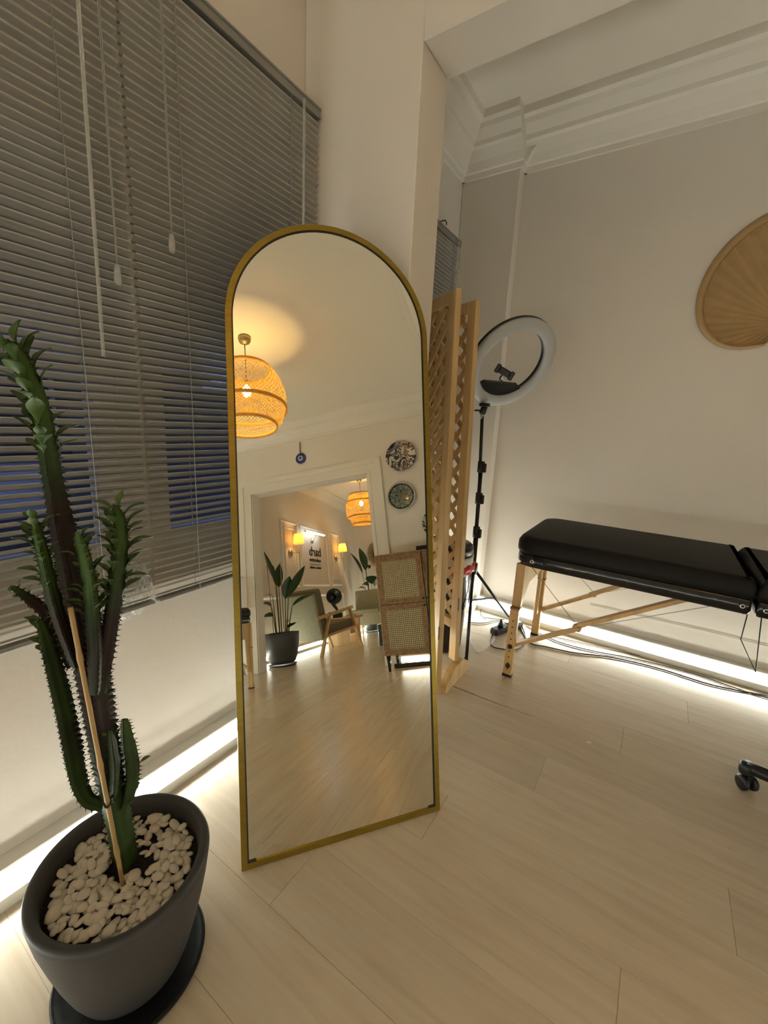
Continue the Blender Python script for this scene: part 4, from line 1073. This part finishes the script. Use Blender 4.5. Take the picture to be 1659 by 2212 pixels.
# cane cabinet
cab = thing('cane_cabinet', (2.255, .65, 0), 'wooden cabinet with woven cane doors on black legs', 'cabinet')
CX0, CX1, CY0, CY1, CZ0, CZ1 = 2.07, 2.45, .195, 1.115, .145, 1.075
mb = MB(); t = .018
bx(mb, (CX0 + .012, CY0, CZ0), (CX1, CY1, CZ0 + t)); bx(mb, (CX0 + .012, CY0, CZ0), (CX1, CY0 + t, CZ1)); bx(mb, (CX0 + .012, CY1 - t, CZ0), (CX1, CY1, CZ1)); bx(mb, (CX1 - .006, CY0, CZ0), (CX1, CY1, CZ1))
mb.build('carcass', CANEW, cab)
bx(MB(), (CX0 - .006, CY0 - .004, CZ1), (CX1, CY1 + .004, CZ1 + .018), .002).build('top_board', CANEW, cab)
cmid = (CZ0 + CZ1) / 2
for (y0, y1, kn) in ((CY0, .653, 1), (.657, CY1, 0)):
    for (z0, z1, up) in ((CZ0, cmid - .002, 0), (cmid + .002, CZ1 - .002, 1)):
        f = .052; d = MB(); x0, x1 = CX0 - .006, CX0 + .012
        bx(d, (x0, y0 + .002, z0), (x1, y0 + f, z1)); bx(d, (x0, y1 - f, z0), (x1, y1 - .002, z1)); bx(d, (x0, y0 + f, z0), (x1, y1 - f, z0 + f)); bx(d, (x0, y0 + f, z1 - f), (x1, y1 - f, z1))
        do = d.build('door', CANEW, cab)
        bx(MB(), (CX0 + .010, y0 + f, z0 + f), (CX0 + .013, y1 - f, z1 - f)).build('door_backing', CANEBK, do)
        cn = MB(); ya, yb_, za, zb = y0 + f, y1 - f, z0 + f, z1 - f; ny = int((yb_ - ya) / .0175); nz_ = int((zb - za) / .0175)
        for i in range(ny + 1): yy = ya + (yb_ - ya) * i / ny; bx(cn, (CX0 + .001, yy - .0042, za), (CX0 + .003, yy + .0042, zb))
        for i in range(nz_ + 1): zz = za + (zb - za) * i / nz_; bx(cn, (CX0 + .0005, ya, zz - .0042), (CX0 + .0025, yb_, zz + .0042))
        co = cn.build('cane_webbing', CANE, do); co['kind'] = 'stuff'
        ky = y1 - .02 if kn else y0 + .02; kz = z0 + .03 if up else z1 - .03
        MB().lathe([(0, .016), (.010, .014), (.011, .008), (.005, .004), (.005, 0), (0, 0)], (CX0 - .006, ky, kz), 14, Matrix.Rotation(-pi / 2, 3, 'Y')).build('knob', BLACKM, do)
for yy in (CY0 + .03, CY1 - .03):
    for xx in (CX0 + .03, CX1 - .03):
        l_ = MB(); l_.tube([(xx, yy, CZ0), (xx, yy, 0)], [.022, .011], 10).build('leg', BLACKM, cab)
mb = MB(); bx(mb, (2.14, .60, CZ1 + .018), (2.34, .92, CZ1 + .066), .004)
centred('flat_box', mb, BLACKP, 'flat black box lying on top of the cane cabinet', 'box')
pstrip((2.31, .42, 0), radians(80), 'black power strip on the floor under the cane cabinet', 4)
centred('cable', MB().tube(smooth_path([(2.08, .66, 1.093), (2.050, .665, 1.085), (2.046, .672, .98), (2.05, .68, .86)], 5), .003, 6), CABLE, 'black cable hanging down the front of the cane cabinet', 'cable')

# ================================================================== LOUNGE
# sign: lettering on the wall (reads from +x to -x when facing the wall)
sg = thing('wall_sign', (5.09, SIGNY, 1.3), 'black studio lettering on the panelled lounge wall', 'sign')
def letter(txt, xc, z, h, width, bold=0.0):
    cu = bpy.data.curves.new('lettering', 'FONT'); cu.body = txt; cu.align_x = 'CENTER'; cu.extrude = .004; cu.offset = bold; cu.size = 1.0; cu.resolution_u = 3
    ob_ = bpy.data.objects.new('tmp', cu); COL.objects.link(ob_)
    dg = bpy.context.evaluated_depsgraph_get(); me = bpy.data.meshes.new_from_object(ob_.evaluated_get(dg)); bpy.data.objects.remove(ob_)
    xs = [v.co.x for v in me.vertices]; ys = [v.co.y for v in me.vertices]; W_ = max(xs) - min(xs); H_ = max(ys) - min(ys); mx_ = (max(xs) + min(xs)) / 2; my = min(ys)
    for v in me.vertices:
        X_ = (v.co.x - mx_) / W_ * width; Z_ = (v.co.y - my) / H_ * h
        v.co = (xc - X_ - 5.09, .004 + v.co.z, z + Z_ - 1.3)
    me.materials.clear(); me.materials.append(INK); link('lettering', me, sg)
letter('barb', 5.10, 1.535, .165, .475, .004); letter('colective', 5.085, 1.435, .065, .465, .0)
letter('tattoo studio', 5.08, 1.31, .045, .46)
bx(MB(), (4.85, SIGNY, 1.384), (5.315, SIGNY + .006, 1.389)).build('rule', INK, sg)
# picture light over the sign
pw = thing('picture_light', (5.03, SIGNY, 1.72), 'slim white picture light glowing above the sign', 'lamp')
pm = mat('picture_led', (1, 1, 1), .5, emit=((.86, .93, 1.0), PICT_POWER))
by = SIGNY + .13
MB().tube([(4.50, by, 1.905), (5.28, by, 1.915)], .013, 12).build('tube', pm, pw)
for x in (4.50, 5.28): MB().tube([(x - .012, by, 1.905), (x + .012, by, 1.905)], .0145, 12).build('end_cap', CHROME, pw)
MB().bar((4.49, by, 1.924), (5.29, by, 1.932), .03, .008).build('housing', CHROME, pw)
MB().lathe([(0, .03), (.03, .028), (.045, .018), (.05, 0), (0, 0)], (4.99, SIGNY, 1.80), 28, Matrix.Rotation(-pi / 2, 3, 'X')).build('wall_boss', CHROME, pw)
MB().tube(smooth_path([(4.99, SIGNY + .03, 1.80), (4.95, SIGNY + .09, 1.84), (4.90, by, 1.92)], 5), .007, 8).build('arm', CHROME, pw)

def sconce(x, z, xs, zs, label):
    s = thing('wall_sconce', (x, SIGNY, z), label, 'lamp', group='brass wall sconces')
    MB().lathe([(0, .03), (.03, .03), (.058, .022), (.062, .012), (.062, 0), (0, 0)], (x, SIGNY, z), 32, Matrix.Rotation(-pi / 2, 3, 'X')).build('backplate', BRASS, s)
    yo = SIGNY + .15
    MB().tube([(x, SIGNY + .02, z), (xs, yo, z - .01)], .005, 8).build('arm', BRASS, s)
    MB().tube([(xs, yo, z - .26), (xs, yo, zs - .04)], .0045, 8).build('rod', BRASS, s)
    MB().lathe([(0, zs - .055), (.016, zs - .055), (.018, zs - .03), (0, zs - .03)], (xs, yo, 0), 14).build('socket', BRASS, s)
    prof = [(.088, zs - .075), (.062, zs + .085)]; V = []; F = []; n_ = 48
    for r, zz in prof:
        for k in range(n_): a = 2 * pi * k / n_; rr = r + (.003 if k % 2 else 0); V.append((xs + rr * cos(a), yo + rr * sin(a), zz))
    for k in range(n_): F.append((k, (k + 1) % n_, n_ + (k + 1) % n_, n_ + k))
    MB().add(V, F).build('lamp_shade', SHADEF, s)
    ld = bpy.data.lights.new('sconce_light', 'POINT'); ld.energy = SCONCE_W; ld.color = (1.0, .74, .42); ld.shadow_soft_size = .025
    lo = bpy.data.objects.new('sconce_light', ld); COL.objects.link(lo); lo.parent = s; lo.matrix_local = WM[s].inverted() @ Matrix.Translation((xs, yo, zs))
sconce(4.165, 1.525, 4.19, 1.735, 'brass wall sconce with yellow shade nearest the doorway')
sconce(6.05, 1.55, 6.10, 1.75, 'brass wall sconce with yellow shade nearest the corner')

# armchair (seen from behind)
ch = link('armchair', None, None, Matrix.Translation((3.41, -1.08, 0)) @ Matrix.Rotation(radians(14.5), 4, 'Z'))
WM[ch] = ch.matrix_local.copy(); tag(ch, 'sage fabric armchair with slanted wooden arm frames', 'armchair')
CWd = .56   # local: x forward, y to the chair's left is +, near side y=0, far side y=-CWd
for yy in (0.0, -CWd):
    MB().bar((.02, yy, 0), (.27, yy, .56), .03, .05, (0, 1, 0), .004).build('leg', BEECH, ch, world=False)
    MB().bar((.98, yy, 0), (.74, yy, .575), .03, .05, (0, 1, 0), .004).build('leg', BEECH, ch, world=False)
    MB().bar((-.02, yy, .50), (.82, yy, .60), .045, .032, (0, 1, 0), .006).build('armrest', BEECH, ch, world=False)
    MB().bar((.14, yy, .255), (.86, yy, .32), .028, .055, (0, 1, 0), .004).build('side_rail', BEECH, ch, world=False)
def cushion(M, d, m, name, parent, bev=.04, puff=.02):
    bm = bmesh.new(); bmesh.ops.create_cube(bm, size=1); bmesh.ops.scale(bm, vec=d, verts=bm.verts)
    bmesh.ops.bevel(bm, geom=bm.edges[:], offset=bev, segments=4, profile=.6, affect='EDGES')
    me = bpy.data.meshes.new(name); bm.to_mesh(me); bm.free(); me.materials.append(m); me.polygons.foreach_set('use_smooth', [True] * len(me.polygons))
    return link(name, me, parent, M)
cushion(Matrix.Translation((.52, -CWd / 2, .35)) @ Matrix.Rotation(radians(-5), 4, 'Y'), (.66, CWd - .04, .13), FABRICD, 'seat_cushion', ch)
cushion(Matrix.Translation((.14, -CWd / 2, .56)) @ Matrix.Rotation(radians(-13), 4, 'Y'), (.15, CWd - .05, .68), FABRICD, 'back_cushion', ch, .05)
cushion(Matrix.Translation((.045, -CWd / 2, .52)) @ Matrix.Rotation(radians(-13), 4, 'Y'), (.05, CWd - .03, .64), FABRIC, 'back_panel', ch, .022)

# coffee table with black horn speaker
ct = thing('coffee_table', (4.98, -1.22, 0), 'low wooden coffee table between armchair and sofa', 'table')
bx(MB(), (4.62, -1.56, .40), (5.30, -1.10, .435), .006).build('table_top', BEECH, ct)
for x in (4.68, 5.20): bx(MB(), (x, -1.52, 0), (x + .04, -1.14, .40), .003).build('side_panel', BEECH, ct)
bx(MB(), (4.72, -1.50, .14), (5.20, -1.16, .16)).build('shelf', BEECH, ct)
hs = thing('horn_speaker', (4.93, -1.42, .435), 'black gramophone style horn speaker on the coffee table', 'speaker')
MB().box((4.93, -1.42, .475), (.15, .13, .08), None, .01).build('base', BLACKP, hs)
hp = smooth_path([(4.93, -1.42, .51), (4.95, -1.44, .58), (4.98, -1.49, .64), (4.99, -1.52, .71), (4.95, -1.50, .775), (4.90, -1.455, .79)], 6)
MB().tube(hp, [.022 + .055 * (i / (len(hp) - 1)) ** 2 for i in range(len(hp))], 16).build('horn_neck', BLACKP, hs)
hd = Vector((-.90, .42, .06)).normalized(); hx = hd.orthogonal().normalized(); HM = Matrix((hx, hd.cross(hx), hd)).transposed()
MB().lathe([(.055, -.045), (.085, -.005), (.118, .02), (.132, .03), (.128, .034), (.10, .018), (.06, -.02), (.02, -.05), (0, -.05)], (4.885, -1.442, .79), 36, HM).build('horn_bell', BLACKP, hs)
dm = MB(); dm.tube([(4.95, -1.28, .446), (5.15, -1.16, .446)], .009, 8); dm.lathe([(.05, .436), (.052, .45), (.045, .452), (0, .44)], (5.12, -1.2, 0), 20)
centred('wooden_tray', dm, BEECH, 'small wooden tray lying on the coffee table', 'tray')

# sofa
sf = thing('sofa', (6.35, -.75, 0), 'sage green sofa against the far end of the lounge', 'sofa')
SY0, SY1 = -1.66, .35
cushion(WM[sf].inverted() @ Matrix.Translation((6.30, (SY0 + SY1) / 2, .33)), (.78, SY1 - SY0, .24), FABRIC, 'seat_base', sf, .03)
for k in range(3):
    yk = SY0 + (SY1 - SY0) * (k + .5) / 3; wk = (SY1 - SY0) / 3 - .012
    cushion(WM[sf].inverted() @ Matrix.Translation((6.22, yk, .445)), (.60, wk, .10), FABRIC, 'seat_cushion', sf, .03)
    cushion(WM[sf].inverted() @ Matrix.Translation((6.56, yk, .66)) @ Matrix.Rotation(radians(10), 4, 'Y'), (.16, wk, .42), FABRIC, 'back_cushion', sf, .04)
for y in (SY0 + .08, SY1 - .08):
    for x in (5.98, 6.6): MB().tube([(x, y, .22), (x, y, 0)], [.022, .015], 10).build('leg', BEECH, sf)

# broad-leaved plants
def blade(base, tip, width, droop, fold=.25, n=10, twist=0):
    base = Vector(base); tip = Vector(tip); V = []; F = []; ax = tip - base; L_ = ax.length; d = ax.normalized()
    sd = d.cross(Vector((0, 0, 1)));  sd = sd.normalized() if sd.length > 1e-3 else Vector((1, 0, 0)); sd = Matrix.Rotation(twist, 3, d) @ sd; nu = sd.cross(d)
    for i in range(n + 1):
        t = i / n; wv = width * (sin(pi * (t * .97 + .015)) ** .75) * (1.1 - .35 * t); p = base + ax * t + Vector((0, 0, -droop * t * t))
        V += [p + sd * wv + nu * wv * fold, p, p - sd * wv + nu * wv * fold]
    for i in range(n): a = 3 * i; F += [(a, a + 1, a + 4, a + 3), (a + 1, a + 2, a + 5, a + 4)]
    m = len(V); V += [v - nu * .0015 for v in V[:]]; F += [tuple(m + i for i in f[::-1]) for f in F[:]]
    return MB().add(V, F, True)
def big_plant(c, pot_prof, saucer_r, leaves, label, z_soil, name='potted_plant'):
    p = thing(name, (c[0], c[1], 0), label, 'plant')
    po = MB().lathe(pot_prof, (c[0], c[1], 0), 48).build('pot', POT2, p)
    MB().lathe([(0, 0), (saucer_r * .9, 0), (saucer_r, .02), (saucer_r * .96, .022), (saucer_r * .88, .012), (0, .012)], (c[0], c[1], 0), 40).build('saucer', POT2, p)
    rr = pot_prof[-3][0]; MB().lathe([(0, z_soil), (rr * .97, z_soil), (0, z_soil - .005)], (c[0], c[1], 0), 32).build('soil', SOIL, p)
    for (b, mid, tip, wd, dr, tw) in leaves:
        b_ = Vector((c[0] + b[0], c[1] + b[1], z_soil)); m_ = Vector(mid)
        s = MB().tube(smooth_path([b_, (b_ + m_) / 2 + Vector((0, 0, .03)), m_], 5), [.009, .0085, .008, .0075, .007, .0065, .006, .0055, .005, .0045, .004], 7).build('stalk', STEMG, p)
        blade(m_, tip, wd, dr, twist=tw).build('leaf', GREEN, s)
    return p
def mray_pt(ax_v): return ax_v
PP = (2.955, -1.375)
big_plant(PP, [(0, .03), (.13, .03), (.155, .05), (.185, .12), (.205, .22), (.215, .34), (.218, .385), (.212, .388), (.205, .38), (.20, .33), (0, .33)], .175, [
    ((.0, -.02), (2.92, -1.40, 1.02), (2.90, -1.53, 1.40), .055, -.02, .3),
    ((-.02, .02), (2.93, -1.36, .95), (2.95, -1.34, 1.26), .075, .02, 1.2),
    ((.02, .05), (2.95, -1.29, .80), (2.97, -1.22, 1.12), .072, .05, 1.0),
    ((.03, .06), (2.98, -1.26, .83), (3.02, -1.03, 1.18), .060, .0, .9),
    ((.04, .07), (2.99, -1.22, .70), (3.05, -.95, .90), .050, .09, .4),
    ((-.03, -.05), (2.90, -1.46, .72), (2.85, -1.60, .86), .055, .10, .4),
    ((-.02, -.06), (2.90, -1.44, .60), (2.86, -1.60, .68), .055, .10, .6),
    ((.05, .02), (2.93, -1.28, .44), (2.90, -1.13, .52), .035, .02, .3),
    ((-.05, -.03), (2.90, -1.44, .85), (2.86, -1.55, .92), .03, .08, .2),
    ((-.05, -.08), (2.88, -1.5, .38), (2.82, -1.60, .39), .035, .03, .2),
    ((.02, -.03), (2.98, -1.42, .98), (3.02, -1.48, 1.30), .05, .06, 1.5)],
    'strelitzia plant in charcoal pot standing in the doorway', .33)
MB().tube([(2.93, -1.46, .32), (2.91, -1.50, 1.24)], .005, 6).build('support_cane', STAKE, bpy.data.objects['potted_plant'])
MB().tube([(2.95, -1.33, .32), (2.95, -1.335, 1.26)], .005, 6).build('support_cane', STAKE, bpy.data.objects['potted_plant'])
big_plant((6.98, -1.50), [(0, .03), (.11, .03), (.13, .05), (.155, .12), (.165, .22), (.17, .30), (.165, .305), (.158, .30), (.155, .27), (0, .27)], .15, [
    ((0, 0), (6.90, -1.58, 1.25), (6.85, -1.80, 1.78), .13, .06, .2),
    ((.0, .02), (6.90, -1.50, 1.30), (6.84, -1.58, 1.84), .14, .05, 1.0),
    ((.02, .02), (6.85, -1.48, 1.40), (6.80, -1.38, 1.52), .11, .2, .5),
    ((.03, .04), (6.85, -1.45, .95), (6.78, -1.62, 1.16), .15, .2, .4),
    ((.03, .06), (6.85, -1.38, 1.0), (6.80, -1.30, 1.26), .15, .1, .5),
    ((.03, .0), (6.88, -1.55, .90), (6.80, -1.75, 1.10), .09, .25, .3),
    ((.04, .06), (6.85, -1.32, .95), (6.80, -1.15, 1.18), .09, .1, .3)],
    'tall broad-leaved plant behind the sofa back', .27)
# round mirror with bamboo sunburst frame on the far wall
rm = thing('round_mirror', (FARX, -1.22, 1.65), 'round wall mirror with bamboo stick frame above the sofa', 'mirror')
Rx = Matrix.Rotation(-pi / 2, 3, 'Y'); rc = Vector((FARX - .01, -1.22, 1.665))
MB().lathe([(0, .012), (.20, .012), (.20, .004), (0, .004)], rc, 40, Rx).build('mirror_glass', GLASS_M, rm)
st_me = None
for k in range(64):
    a = 2 * pi * k / 64; d = Vector((0, cos(a), sin(a)))
    MB().tube([rc + d * .195 + Vector((-.014, 0, 0)), rc + d * (.325 + .006 * (k % 2)) + Vector((-.014, 0, 0))], .0085, 6).build('bamboo_stick', STAKE, rm)
MB().ring([(.205, .014), (.205, .026), (.192, .026), (.192, .014)], rc, 40, Rx).build('inner_ring', STRAWD, rm)
# black case leaning by the cabinet corner
bc = thing('slim_case', (4.32, -.44, 0), 'slim black case with white markings beside the cane cabinet', 'case')
bx(MB(), (4.28, -.53, 0), (4.36, -.40, .30), .004).build('case_body', BLACKP, bc)
for i, (z0, z1) in enumerate(((.20, .215), (.17, .18), (.14, .15), (.11, .12))): bx(MB(), (4.2785, -.475, z0), (4.281, -.445, z1)).build('marking', WHITEP, bc)
MB().tube(smooth_path([(4.279, -.49, .03), (4.279, -.445, .035), (4.279, -.435, .075), (4.279, -.465, .085)], 5), .003, 5).build('marking', WHITEP, bc)
